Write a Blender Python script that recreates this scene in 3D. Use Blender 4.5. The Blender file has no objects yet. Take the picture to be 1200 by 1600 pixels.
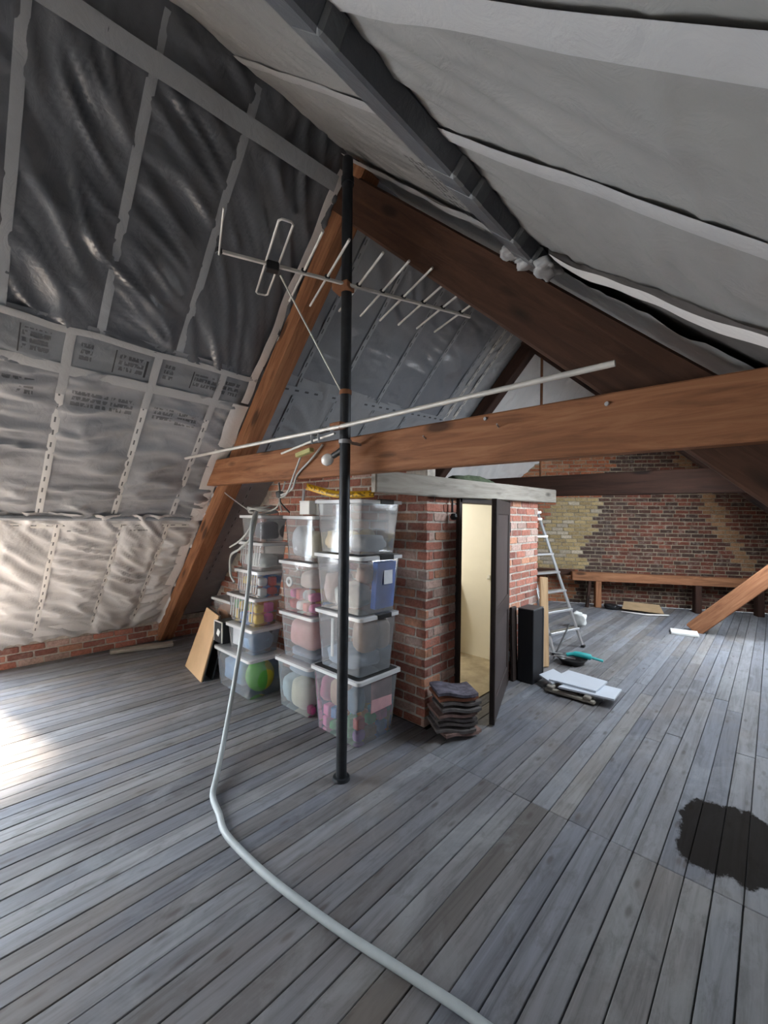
import bpy, bmesh, math, random
from mathutils import Vector, Matrix, noise, Euler
random.seed(7)
S = bpy.context.scene
COL = S.collection
R_ = math.radians

# ------------------------------------------------------------------ camera
FPX = 656.8
yaw, pitch, roll = R_(42.9), R_(0.594), R_(0.854)
fw = Vector((-math.sin(yaw)*math.cos(pitch), math.cos(yaw)*math.cos(pitch), math.sin(pitch)))
r0 = Vector((math.cos(yaw), math.sin(yaw), 0)); u0 = r0.cross(fw)
rr = math.cos(roll)*r0 + math.sin(roll)*u0
uu = -math.sin(roll)*r0 + math.cos(roll)*u0
cam = bpy.data.cameras.new('camera')
co = bpy.data.objects.new('camera', cam); COL.objects.link(co)
co.matrix_world = Matrix(((rr.x, uu.x, -fw.x, 0), (rr.y, uu.y, -fw.y, 0), (rr.z, uu.z, -fw.z, 1.6), (0, 0, 0, 1)))
cam.sensor_fit = 'VERTICAL'; cam.sensor_height = 36.0; cam.lens = FPX/1600*36.0
cam.clip_start = 0.02
S.camera = co
# ------------------------------------------------------------------ light
S.view_settings.view_transform = 'Standard'; S.view_settings.look = 'None'
S.view_settings.gamma = 1; S.view_settings.use_curve_mapping = False
S.view_settings.exposure = 0.0
W = bpy.data.worlds.new('sky'); S.world = W; W.use_nodes = True
bg = W.node_tree.nodes['Background']
bg.inputs[0].default_value = (0.85, 0.925, 1.0, 1); bg.inputs[1].default_value = 29.0
sun = bpy.data.lights.new('sun', 'SUN'); sun.energy = 115; sun.color = (1, .80, .58); sun.angle = R_(20)
so = bpy.data.objects.new('sun', sun); COL.objects.link(so)
sd = Vector((0.45, 0.09, -0.85)).normalized()
so.rotation_euler = sd.to_track_quat('-Z', 'Y').to_euler()
try:
    S.cycles.transparent_max_bounces = 24; S.cycles.max_bounces = 12; S.cycles.diffuse_bounces = 6
except Exception: pass

# key dimensions (metres; camera stands at x=0, y=0)
RX, RZ = -2.18, 4.12            # ridge
LX, LZ = -5.65, 0.25            # foot of the left slope
KR = 0.93                       # fall of the right slope
KL = (RZ-LZ)/(RX-LX)
YN = -2.6                       # near gable
def lz(x): return LZ + (x-LX)*KL
def lx(z): return LX + (z-LZ)/KL
def rz(x): return RZ - KR*(x-RX)
G0 = Vector((-2.52, 8.61, 0)); GD = Vector((2.4, 1.38, 0)).normalized(); GN = Vector((GD.y, -GD.x, 0))
def gy(x): return G0.y + (x-G0.x)*GD.y/GD.x

# ------------------------------------------------------------------ helpers
def world_m(o):
    m = o.matrix_basis
    if o.parent: m = world_m(o.parent) @ o.matrix_parent_inverse @ m
    return m
def setp(o, p):
    if p is not None:
        inv = world_m(p).inverted(); o.parent = p; o.matrix_parent_inverse = inv
    return o
def tag(o, label=None, cat=None, group=None, kind=None):
    if label: o['label'] = label
    if cat: o['category'] = cat
    if group: o['group'] = group
    if kind: o['kind'] = kind
    return o
def empty(name, loc, label, cat, group=None, rz_=0):
    o = bpy.data.objects.new(name, None); COL.objects.link(o); o.empty_display_size = .05
    o.location = loc; o.rotation_euler = (0, 0, rz_)
    return tag(o, label, cat, group)
def link(name, me, mat, parent=None, M=None):
    o = bpy.data.objects.new(name, me); COL.objects.link(o)
    if M is not None: o.matrix_world = M; o.matrix_basis = M
    if mat is not None and len(me.materials) == 0: me.materials.append(mat)
    setp(o, parent)
    return o
def mesh_from(bm, name, smooth=False, angle=None):
    me = bpy.data.meshes.new(name)
    bm.normal_update(); bm.to_mesh(me); bm.free()
    if smooth:
        for p in me.polygons: p.use_smooth = True
        if angle:
            try: me.set_sharp_from_angle(angle=R_(angle))
            except Exception: pass
    return me
def bm_box(bm, c, s, M=None, bev=0):
    r = bmesh.ops.create_cube(bm, size=1)
    vs = r['verts']
    bmesh.ops.scale(bm, vec=s, verts=vs)
    if bev > 0:
        es = list({e for v in vs for e in v.link_edges})
        q = bmesh.ops.bevel(bm, geom=es, offset=bev, segments=1, affect='EDGES', profile=.5)
        vs = list({v for f in q['faces'] for v in f.verts} | {v for v in vs if v.is_valid})
    T = Matrix.Translation(c)
    if M is not None: T = T @ M
    bmesh.ops.transform(bm, matrix=T, verts=vs)
    return vs
def box(name, c, s, mat, parent=None, bev=.004, rot=None):
    bm = bmesh.new(); bm_box(bm, (0, 0, 0), s, None, bev)
    M = Matrix.Translation(c) @ (Euler(rot).to_matrix().to_4x4() if rot else Matrix())
    return link(name, mesh_from(bm, name), mat, parent, M)
def axes(x, z):
    x = Vector(x).normalized(); z = Vector(z); y = z.cross(x).normalized(); z = x.cross(y)
    return Matrix((x, y, z)).transposed().to_4x4()
def beam(name, p0, p1, w, h, mat, parent=None, up=(0, 0, 1), bev=.008, wob=0.0, seg=1):
    """timber from p0 to p1: local X along it, width w (local Y), height h (local Z)"""
    p0, p1 = Vector(p0), Vector(p1); L = (p1-p0).length
    bm = bmesh.new(); bm_box(bm, (0, 0, 0), (L, w, h), None, bev)
    if seg > 1:
        es = [e for e in bm.edges if abs((e.verts[0].co-e.verts[1].co).x) > L*.8]
        bmesh.ops.subdivide_edges(bm, edges=es, cuts=seg, use_grid_fill=True)
        for v in bm.verts:
            n = noise.noise_vector(Vector((v.co.x*1.3, round(v.co.y/w)*3.0, round(v.co.z/h)*3.0)) + p0*3)
            v.co += Vector((0, n.y, n.z))*wob
    M = Matrix.Translation((p0+p1)/2) @ axes(p1-p0, up)
    return link(name, mesh_from(bm, name), mat, parent, M)
def smooth_path(pts, n=8, closed=False):
    P = [Vector(p) for p in pts]; out = []
    for i in range(len(P)-1):
        a = P[max(i-1, 0)]; b = P[i]; c = P[i+1]; d = P[min(i+2, len(P)-1)]
        for k in range(n):
            t = k/n
            out.append(.5*((2*b)+(c-a)*t+(2*a-5*b+4*c-d)*t*t+(3*b-a-3*c+d)*t**3))
    out.append(P[-1]); return out
def bm_tube(bm, pts, r, sides=8, cap=True):
    P = [Vector(p) for p in pts]; rings = []
    ref = Vector((0, 0, 1))
    for i, p in enumerate(P):
        t = (P[min(i+1, len(P)-1)]-P[max(i-1, 0)]).normalized()
        if abs(t.dot(ref)) > .95: ref = Vector((1, 0, 0)) if abs(t.x) < .9 else Vector((0, 1, 0))
        a = t.cross(ref).normalized(); b = a.cross(t).normalized(); ref = b
        ri = r[i] if isinstance(r, (list, tuple)) else r
        rings.append([bm.verts.new(p+(a*math.cos(k*2*math.pi/sides)+b*math.sin(k*2*math.pi/sides))*ri) for k in range(sides)])
    for i in range(len(rings)-1):
        for k in range(sides):
            bm.faces.new((rings[i][k], rings[i][(k+1) % sides], rings[i+1][(k+1) % sides], rings[i+1][k]))
    if cap:
        bm.faces.new(rings[0][::-1]); bm.faces.new(rings[-1])
def tube(name, pts, r, mat, parent=None, sides=8):
    bm = bmesh.new(); bm_tube(bm, pts, r, sides)
    bmesh.ops.recalc_face_normals(bm, faces=bm.faces)
    return link(name, mesh_from(bm, name, True, 50), mat, parent)
def lathe(name, prof, mat, parent=None, M=None, n=24):
    bm = bmesh.new(); rings = []
    for (r, z) in prof:
        rings.append([bm.verts.new((r*math.cos(k*2*math.pi/n), r*math.sin(k*2*math.pi/n), z)) for k in range(n)])
    for i in range(len(rings)-1):
        for k in range(n):
            bm.faces.new((rings[i][k], rings[i][(k+1) % n], rings[i+1][(k+1) % n], rings[i+1][k]))
    bmesh.ops.remove_doubles(bm, verts=bm.verts, dist=1e-5)
    bmesh.ops.recalc_face_normals(bm, faces=bm.faces)
    return link(name, mesh_from(bm, name, True, 40), mat, parent, M)
def poly(name, vs, fs, mat, parent=None, kind=None):
    me = bpy.data.meshes.new(name); me.from_pydata([tuple(v) for v in vs], [], fs); me.update()
    o = link(name, me, mat, parent)
    if kind: o['kind'] = kind
    return o
def slab(name, quad, thick, mat, parent=None):
    """flat panel: quad corners plus a thickness vector"""
    q = [Vector(v) for v in quad]; t = Vector(thick)
    vs = q+[v+t for v in q]
    bm = bmesh.new(); V = [bm.verts.new(v) for v in vs]
    for f in ((0, 1, 2, 3), (7, 6, 5, 4), (0, 4, 5, 1), (1, 5, 6, 2), (2, 6, 7, 3), (3, 7, 4, 0)): bm.faces.new([V[i] for i in f])
    bmesh.ops.recalc_face_normals(bm, faces=bm.faces)
    return link(name, mesh_from(bm, name), mat, parent)

# ------------------------------------------------------------------ materials
def newmat(name):
    m = bpy.data.materials.new(name); m.use_nodes = True
    nt = m.node_tree; nt.nodes.clear()
    out = nt.nodes.new('ShaderNodeOutputMaterial'); b = nt.nodes.new('ShaderNodeBsdfPrincipled')
    nt.links.new(b.outputs[0], out.inputs[0])
    return m, nt, b, out
def N(nt, t, **kw):
    n = nt.nodes.new(t)
    for k, v in kw.items():
        if k.startswith('i_'): n.inputs[k[2:]].default_value = v
        else: setattr(n, k, v)
    return n
def mixc(nt, fac, a, b, mode='MIX'):
    n = nt.nodes.new('ShaderNodeMix'); n.data_type = 'RGBA'; n.blend_type = mode
    for i, v in ((0, fac), (6, a), (7, b)):
        if hasattr(v, 'is_linked') or isinstance(v, bpy.types.NodeSocket): nt.links.new(v, n.inputs[i])
        elif i == 0: n.inputs[0].default_value = v
        else: n.inputs[i].default_value = (*v, 1) if len(v) == 3 else v
    return n.outputs[2]
def ramp(nt, sock, stops):
    n = nt.nodes.new('ShaderNodeValToRGB'); e = n.color_ramp.elements
    while len(e) < len(stops): e.new(.5)
    for i, (p, c) in enumerate(stops):
        e[i].position = p; e[i].color = (*c, 1) if len(c) == 3 else c
    nt.links.new(sock, n.inputs[0]); return n.outputs[0]
def math_(nt, op, a, b=None, c=None):
    n = nt.nodes.new('ShaderNodeMath'); n.operation = op
    for i, v in enumerate((a, b, c)):
        if v is None: continue
        if isinstance(v, bpy.types.NodeSocket): nt.links.new(v, n.inputs[i])
        else: n.inputs[i].default_value = v
    return n.outputs[0]
def coords(nt, kind='Object', scale=(1, 1, 1), rnd=False):
    if kind == 'Position': src = nt.nodes.new('ShaderNodeNewGeometry').outputs['Position']
    else: src = nt.nodes.new('ShaderNodeTexCoord').outputs[kind]
    if rnd:
        oi = nt.nodes.new('ShaderNodeObjectInfo')
        ad = nt.nodes.new('ShaderNodeVectorMath'); ad.operation = 'ADD'
        mu = math_(nt, 'MULTIPLY', oi.outputs['Random'], 60.0)
        nt.links.new(src, ad.inputs[0]); nt.links.new(mu, ad.inputs[1]); src = ad.outputs[0]
    mp = nt.nodes.new('ShaderNodeMapping'); mp.inputs['Scale'].default_value = scale
    nt.links.new(src, mp.inputs[0]); return mp.outputs[0]
def noise_(nt, vec, scale, detail=4, rough=.6, dist=0):
    n = nt.nodes.new('ShaderNodeTexNoise'); n.inputs['Scale'].default_value = scale
    n.inputs['Detail'].default_value = detail; n.inputs['Roughness'].default_value = rough
    n.inputs['Distortion'].default_value = dist
    nt.links.new(vec, n.inputs['Vector']); return n.outputs[0]
def bump(nt, b, h, strength=.3, dist=.01):
    n = nt.nodes.new('ShaderNodeBump'); n.inputs['Strength'].default_value = strength; n.inputs['Distance'].default_value = dist
    nt.links.new(h, n.inputs['Height']); nt.links.new(n.outputs[0], b.inputs['Normal'])
def plain(name, col, rough=.6, metal=0, var=.15, scale=8, bmp=0.0, spec=.5, emit=None):
    m, nt, b, out = newmat(name)
    v = coords(nt, 'Object', rnd=True)
    n = noise_(nt, v, scale, 5)
    d = tuple(max(0, c*(1-var*1.6)) for c in col); l = tuple(min(1, c*(1+var)) for c in col)
    nt.links.new(ramp(nt, n, [(.25, d), (.75, l)]), b.inputs['Base Color'])
    b.inputs['Roughness'].default_value = rough; b.inputs['Metallic'].default_value = metal
    b.inputs['Specular IOR Level'].default_value = spec
    if bmp: bump(nt, b, n, bmp, .01)
    if emit: b.inputs['Emission Color'].default_value = (*emit[0], 1); b.inputs['Emission Strength'].default_value = emit[1]
    return m
def timber(name, c1, c2, c3, rough=.75, knots=True):
    """grain runs along local X"""
    m, nt, b, out = newmat(name)
    v = coords(nt, 'Object', (1.2, 14, 14), rnd=True)
    n1 = noise_(nt, v, 1.6, 6, .65, .8)
    v2 = coords(nt, 'Object', (.5, 3, 3), rnd=True)
    n2 = noise_(nt, v2, 1.1, 3, .5, .5)
    col = ramp(nt, n1, [(.28, c1), (.5, c2), (.74, c3)])
    col = mixc(nt, math_(nt, 'MULTIPLY', n2, .55), col, c1)
    if knots:
        v3 = coords(nt, 'Object', (1.6, 5, 5), rnd=True)
        vo = nt.nodes.new('ShaderNodeTexVoronoi'); vo.inputs['Scale'].default_value = 1.3
        nt.links.new(v3, vo.inputs['Vector'])
        k = ramp(nt, vo.outputs['Distance'], [(.13, (1, 1, 1)), (.24, (0, 0, 0))])
        col = mixc(nt, math_(nt, 'MULTIPLY', k, .8), col, tuple(c*.25 for c in c1))
    nt.links.new(col, b.inputs['Base Color']); b.inputs['Roughness'].default_value = rough
    b.inputs['Specular IOR Level'].default_value = .3
    bump(nt, b, n1, .35, .006)
    return m
MT = {}
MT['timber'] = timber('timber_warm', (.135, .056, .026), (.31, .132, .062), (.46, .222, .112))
MT['timber_dark'] = timber('timber_dark', (.029, .012, .007), (.066, .028, .015), (.105, .048, .026))  # dim light on the near right rafter is darkened into this colour
MT['timber_black'] = timber('timber_near_black', (.022, .010, .007), (.05, .022, .014), (.08, .034, .02))  # the far truss stands in shadow; that shade is put into the colour
MT['timber_grey'] = timber('timber_whitewashed', (.20, .18, .15), (.40, .36, .31), (.54, .50, .44))
MT['timber_pale'] = timber('timber_pale', (.33, .20, .10), (.50, .33, .18), (.62, .43, .25))
MT['hardboard'] = plain('hardboard', (.55, .36, .20), .55, var=.12, scale=3)
# floor boards: grain along world Y, colour from the object's own colour
def floor_mat():
    m, nt, b, out = newmat('floor_boards')
    oi = nt.nodes.new('ShaderNodeObjectInfo')
    v = coords(nt, 'Position', (22, 1.1, 22), rnd=True)
    n1 = noise_(nt, v, 1.0, 7, .7, .9)
    vp = coords(nt, 'Position', (2.6, 1.2, 1))
    n2 = noise_(nt, vp, 1.5, 6, .68, .7)
    vs = coords(nt, 'Position', (9, 3.2, 1), rnd=True)
    n3 = noise_(nt, vs, 1.6, 5, .7, .4)
    g = ramp(nt, n1, [(.22, (.40, .385, .37)), (.48, (1, 1, 1)), (.78, (1.38, 1.38, 1.40))])
    col = mixc(nt, 1.0, oi.outputs['Color'], g, 'MULTIPLY')
    pale = ramp(nt, n2, [(.5, (0, 0, 0)), (.72, (1, 1, 1))])
    col = mixc(nt, math_(nt, 'MULTIPLY', pale, .5), col, (.32, .335, .35))
    dark = ramp(nt, n3, [(.26, (1, 1, 1)), (.47, (0, 0, 0))])
    col = mixc(nt, math_(nt, 'MULTIPLY', dark, .65), col, (.075, .070, .068))
    kn = nt.nodes.new('ShaderNodeTexVoronoi'); kn.inputs['Scale'].default_value = 1.0
    nt.links.new(coords(nt, 'Position', (11, 3.6, 1), rnd=True), kn.inputs['Vector'])
    kk = ramp(nt, kn.outputs['Distance'], [(.07, (1, 1, 1)), (.17, (0, 0, 0))])
    col = mixc(nt, math_(nt, 'MULTIPLY', kk, .6), col, (.055, .045, .04))
    n5 = noise_(nt, coords(nt, 'Position', (1, .7, 1)), 1.3, 4, .6, .5)
    br = ramp(nt, n5, [(.52, (0, 0, 0)), (.70, (1, 1, 1))])
    col = mixc(nt, math_(nt, 'MULTIPLY', br, .35), col, (.20, .155, .115))
    # old oil stain with a ragged edge
    geo = nt.nodes.new('ShaderNodeNewGeometry'); sp = nt.nodes.new('ShaderNodeSeparateXYZ'); nt.links.new(geo.outputs['Position'], sp.inputs[0])
    nz = noise_(nt, coords(nt, 'Position', (9, 5, 1)), 1.0, 5, .65)
    dx = math_(nt, 'DIVIDE', math_(nt, 'ADD', sp.outputs[0], .165), .215)
    dy = math_(nt, 'DIVIDE', math_(nt, 'SUBTRACT', sp.outputs[1], 2.76), .34)
    d4 = math_(nt, 'ADD', math_(nt, 'POWER', math_(nt, 'ABSOLUTE', dx), 3.0), math_(nt, 'POWER', math_(nt, 'ABSOLUTE', dy), 3.0))
    d4 = math_(nt, 'ADD', d4, math_(nt, 'MULTIPLY', math_(nt, 'SUBTRACT', nz, .5), 2.2))
    st = ramp(nt, d4, [(.80, (1, 1, 1)), (.98, (0, 0, 0))])
    col = mixc(nt, math_(nt, 'MULTIPLY', st, .94), col, (.024, .020, .017))
    sl = math_(nt, 'MULTIPLY', math_(nt, 'SUBTRACT', 1.0, st), .35); nt.links.new(sl, b.inputs['Specular IOR Level'])
    nt.links.new(col, b.inputs['Base Color'])
    b.inputs['Roughness'].default_value = .62
    bump(nt, b, n1, .3, .004)
    return m
MT['floor'] = floor_mat()
def brick_mat(attr=False):
    m, nt, b, out = newmat('brick_joined' if attr else 'brick')
    if attr:
        a = nt.nodes.new('ShaderNodeAttribute'); a.attribute_name = 'Col'; base = a.outputs['Color']
    else: base = nt.nodes.new('ShaderNodeObjectInfo').outputs['Color']
    v = coords(nt, 'Position', (1, 1, 1))
    n1 = noise_(nt, v, 42, 6, .7); n2 = noise_(nt, v, 13, 4, .6)
    g = ramp(nt, n1, [(.25, (.55, .52, .5)), (.55, (1, 1, 1)), (.8, (1.25, 1.22, 1.2))])
    col = mixc(nt, 1, base, g, 'MULTIPLY')
    dust = ramp(nt, n2, [(.52, (0, 0, 0)), (.75, (1, 1, 1))])
    col = mixc(nt, math_(nt, 'MULTIPLY', dust, .45), col, (.42, .36, .31))
    nt.links.new(col, b.inputs['Base Color']); b.inputs['Roughness'].default_value = .9; b.inputs['Specular IOR Level'].default_value = .2
    bump(nt, b, n1, .6, .006)
    return m
MT['brick'] = brick_mat(); MT['brick_joined'] = brick_mat(True)
MT['mortar'] = plain('mortar', (.60, .54, .47), .95, var=.3, scale=18, bmp=.6, spec=.1)
MT['mortar_yellow'] = plain('mortar_old', (.30, .25, .18), .95, var=.35, scale=10, bmp=.6, spec=.1)
def film_mat(name, col, rough=.32, var=.25, sheen=.5, trans=0):
    m, nt, b, out = newmat(name)
    v = coords(nt, 'Position', (1, 1, 1))
    n = noise_(nt, v, 1.3, 5, .6, .4)
    nt.links.new(ramp(nt, n, [(.25, tuple(c*(1-var) for c in col)), (.75, tuple(min(1, c*(1+var)) for c in col))]), b.inputs['Base Color'])
    b.inputs['Roughness'].default_value = rough; b.inputs['Specular IOR Level'].default_value = sheen
    n2 = noise_(nt, coords(nt, 'Position', (1, 1, 1)), 9, 5, .6, 1.5)
    bump(nt, b, n2, .22, .02)
    return m
MT['film_dark'] = film_mat('film_dark', (.105, .112, .124), .28, .25, .8)
MT['film_slate'] = film_mat('film_slate', (.17, .178, .20), .28, .2, .8)
MT['film_mist'] = film_mat('film_mist', (.26, .265, .28), .3, .2, .7)
MT['film_grey'] = film_mat('film_grey', (.20, .21, .225), .34, .2, .5)
MT['film_light'] = film_mat('film_light', (.30, .302, .31), .36, .12, .45)
MT['film_white'] = film_mat('film_white', (.60, .585, .57), .40, .1, .4)
MT['film_roof'] = film_mat('film_roof', (.235, .232, .225), .45, .14, .4)
MT['film_wrap'] = film_mat('film_wrap', (.085, .089, .098), .35, .2, .5)
MT['tape'] = film_mat('tape_pale', (.38, .38, .38), .38, .1, .45)
MT['tape_grey'] = film_mat('tape_grey', (.33, .345, .36), .38, .12, .45)
MT['tape_wrap'] = film_mat('tape_wrap', (.12, .125, .13), .38, .12, .45)
MT['tape_white'] = film_mat('tape_white', (.72, .70, .68), .4, .1, .4)
def dash_tape():
    m, nt, b, out = newmat('tape_dashed')
    uv = nt.nodes.new('ShaderNodeTexCoord'); sp = nt.nodes.new('ShaderNodeSeparateXYZ'); nt.links.new(uv.outputs['UV'], sp.inputs[0])
    f = math_(nt, 'FRACT', math_(nt, 'MULTIPLY', sp.outputs[1], 9.0))
    a = math_(nt, 'LESS_THAN', f, .40)
    c = math_(nt, 'LESS_THAN', math_(nt, 'ABSOLUTE', math_(nt, 'SUBTRACT', sp.outputs[0], .42)), .11)
    k = math_(nt, 'MULTIPLY', a, c)
    oi = nt.nodes.new('ShaderNodeObjectInfo')
    col = mixc(nt, math_(nt, 'MULTIPLY', k, .85), oi.outputs['Color'], (.03, .032, .036))
    nt.links.new(col, b.inputs['Base Color']); b.inputs['Roughness'].default_value = .38
    return m
MT['tape_dash'] = dash_tape()
def print_mat():
    """smeared rows of black print on clear film"""
    m, nt, b, out = newmat('film_print')
    tc = nt.nodes.new('ShaderNodeTexCoord')
    mp = nt.nodes.new('ShaderNodeMapping'); mp.inputs['Scale'].default_value = (55, 14, 1); nt.links.new(tc.outputs['UV'], mp.inputs[0])
    n = noise_(nt, mp.outputs[0], 1.0, 2, .5)
    sp = nt.nodes.new('ShaderNodeSeparateXYZ'); nt.links.new(tc.outputs['UV'], sp.inputs[0])
    rows = math_(nt, 'GREATER_THAN', math_(nt, 'FRACT', math_(nt, 'MULTIPLY', sp.outputs[1], 22.0)), .32)
    k = math_(nt, 'MULTIPLY', rows, math_(nt, 'GREATER_THAN', n, .46))
    tr = nt.nodes.new('ShaderNodeBsdfTransparent'); mx = nt.nodes.new('ShaderNodeMixShader')
    nt.links.new(math_(nt, 'MULTIPLY', k, .5), mx.inputs[0]); nt.links.new(tr.outputs[0], mx.inputs[1]); nt.links.new(b.outputs[0], mx.inputs[2])
    nt.links.new(mx.outputs[0], out.inputs[0]); b.inputs['Base Color'].default_value = (.035, .036, .042, 1); b.inputs['Roughness'].default_value = .5
    return m
MT['print'] = print_mat()
MT['ink'] = plain('ink_black', (.03, .03, .033), .5)
def plastic_clear(name, tint, fac, rough=.22):
    m, nt, b, out = newmat(name)
    tr = nt.nodes.new('ShaderNodeBsdfTransparent'); tr.inputs[0].default_value = (.93, .95, .97, 1)
    mx = nt.nodes.new('ShaderNodeMixShader'); mx.inputs[0].default_value = fac
    fr = nt.nodes.new('ShaderNodeFresnel'); fr.inputs[0].default_value = 1.38
    gl = nt.nodes.new('ShaderNodeBsdfGlossy'); gl.inputs['Roughness'].default_value = rough
    m2 = nt.nodes.new('ShaderNodeMixShader')
    nt.links.new(tr.outputs[0], mx.inputs[1]); nt.links.new(b.outputs[0], mx.inputs[2])
    nt.links.new(fr.outputs[0], m2.inputs[0]); nt.links.new(mx.outputs[0], m2.inputs[1]); nt.links.new(gl.outputs[0], m2.inputs[2]); nt.links.new(m2.outputs[0], out.inputs[0])
    b.inputs['Base Color'].default_value = (*tint, 1); b.inputs['Roughness'].default_value = rough
    n = noise_(nt, coords(nt, 'Object'), 5, 3); bump(nt, b, n, .15, .01); nt.links.new(b.inputs['Normal'].links[0].from_socket, gl.inputs['Normal'])
    return m
MT['tub'] = plastic_clear('clear_plastic', (.86, .88, .90), .20, .12)
MT['tub_rim'] = plastic_clear('milky_plastic', (.86, .87, .88), .72, .2)
MT['glass'] = plastic_clear('window_glass', (.6, .65, .68), .03, .05)
MT['black_plastic'] = plain('black_plastic', (.012, .012, .013), .45)
MT['steel'] = plain('painted_steel', (.020, .023, .028), .5, .2, var=.3, scale=14, bmp=.1)
MT['rust'] = plain('rust', (.22, .09, .04), .9, var=.3)
MT['alu'] = plain('aluminium', (.62, .63, .64), .32, .85, var=.08)
MT['alu_dull'] = plain('dull_aluminium', (.62, .60, .56), .5, .25, var=.12)
MT['zinc'] = plain('zinc', (.45, .46, .48), .45, .6)
MT['hose'] = plain('grey_conduit', (.40, .44, .45), .5, var=.1)
MT['cable'] = plain('grey_cable', (.42, .42, .40), .55, var=.1)
MT['cable_dark'] = plain('dark_cable', (.03, .03, .03), .5)
MT['white'] = plain('white_plastic', (.75, .75, .72), .4, var=.05)
MT['cream'] = plain('cream_plaster', (.80, .77, .68), .8, var=.05, scale=2)
MT['cream_dark'] = plain('cream_cabinet', (.66, .52, .30), .6, var=.1, scale=3)
MT['screed'] = plain('dusty_screed', (.42, .36, .26), .9, var=.3, scale=5, bmp=.3)
MT['door'] = plain('door_brown', (.040, .027, .023), .55, var=.25, scale=4)
MT['door_panel'] = plain('door_panel_brown', (.062, .045, .042), .55, var=.2, scale=4)
MT['black_case'] = plain('black_case', (.006, .0065, .009), .6, var=.2)
MT['dark_edge'] = plain('dark_edge', (.05, .05, .05), .5)
MT['grey_board'] = plain('white_board', (.56, .60, .66), .45, var=.05, scale=3)
MT['teal'] = plain('teal_plastic', (.03, .42, .42), .4, var=.1)
MT['tile_grey'] = plain('roof_tile_grey', (.14, .125, .122), .85, var=.35, scale=16, bmp=.4)
MT['tile_red'] = plain('roof_tile_red', (.30, .12, .07), .85, var=.3, scale=16, bmp=.4)
MT['tile_pink'] = plain('roof_tile_pink', (.24, .15, .13), .85, var=.3, scale=16, bmp=.4)
MT['tile_blue'] = plain('roof_tile_mossy', (.14, .13, .17), .85, var=.5, scale=20, bmp=.5)
MT['card'] = plain('cardboard', (.40, .27, .15), .85, var=.15, scale=5)
MT['rag'] = plain('green_rag', (.07, .09, .05), .95, var=.5, scale=10, bmp=.5)
MT['roof_deck'] = plain('roof_deck', (.10, .09, .085), .9, var=.2)
MT['subfloor'] = plain('dark_gap', (.025, .023, .021), .95)
MT['bulb'] = plain('frosted_bulb', (.82, .81, .78), .25, var=.02)
def yellow_mat():
    m, nt, b, out = newmat('yellow_print_strip')
    tc = nt.nodes.new('ShaderNodeTexCoord')
    mp = nt.nodes.new('ShaderNodeMapping'); mp.inputs['Scale'].default_value = (34, 3.2, 1); nt.links.new(tc.outputs['UV'], mp.inputs[0])
    n = noise_(nt, mp.outputs[0], 1.0, 1, .4)
    sp = nt.nodes.new('ShaderNodeSeparateXYZ'); nt.links.new(tc.outputs['UV'], sp.inputs[0])
    c = math_(nt, 'LESS_THAN', math_(nt, 'ABSOLUTE', math_(nt, 'SUBTRACT', sp.outputs[1], .5)), .30)
    k = math_(nt, 'MULTIPLY', c, math_(nt, 'GREATER_THAN', n, .5))
    nt.links.new(mixc(nt, math_(nt, 'MULTIPLY', k, .8), (.78, .46, .02), (.16, .07, .01)), b.inputs['Base Color']); b.inputs['Roughness'].default_value = .45
    return m
MT['yellow'] = yellow_mat()
_cols = {}
def colour(c, rough=.6):
    k = tuple(c)
    if k not in _cols: _cols[k] = plain('coloured_%02d' % len(_cols), c, rough, var=.12, scale=9)
    return _cols[k]

# ================================================================== FLOOR
sub = slab('floor', [(-6.2, YN-.3, -.06), (2.6, YN-.3, -.06), (2.6, 11, -.06), (-6.2, 11, -.06)], (0, 0, .036), MT['subfloor'])
tag(sub, 'worn grey wooden plank floor of the attic', None, kind='structure')
PW = .1015
pv = []
for k in range(4):
    bm = bmesh.new(); bm_box(bm, (0, 0, 0), (PW-.003-.001*k, 1, .022), None, .0022)
    pv.append(mesh_from(bm, 'floor_plank')); pv[-1].materials.append(MT['floor'])
def plank(x, y0, y1, tone):
    o = bpy.data.objects.new('plank', random.choice(pv)); COL.objects.link(o)
    o.location = (x, (y0+y1)/2, -.011+random.uniform(-.0012, .0008)); o.scale = (1, (y1-y0)-.003, 1)
    o.rotation_euler = (0, R_(random.uniform(-.45, .45)), 0)
    o.color = (*tone, 1); setp(o, sub)
def tone():
    t = random.gauss(.168, .026); w = random.uniform(-.012, .016)
    return (t+w*.6, t, t+.012-w)
EY1_ = 4.63
x = -5.62
while x < 2.2:
    if x < -1.95:
        cut = random.choice([None, None, random.uniform(-1.5, -.3)])
        ys = [YN, 2.57] if cut is None else [YN, cut, 2.57]
        for a, b_ in zip(ys, ys[1:]): plank(x, a, b_, tone())
        if x < -4.9 or x > -5.7: 
            plank(x, 2.575 if x < -4.95 else EY1_, gy(x)-.03, tone())
    else:
        ys = [YN, 2.335]
        e = gy(x)-.02
        c = random.uniform(3.6, 5.0); ys += [c]
        if random.random() < .7: ys.append(c+random.uniform(1.4, 2.4))
        ys.append(e)
        if x > 1.2: ys = [YN, e]
        for a, b_ in zip(ys, ys[1:]): plank(x, a, b_, tone())
    x += PW
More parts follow.
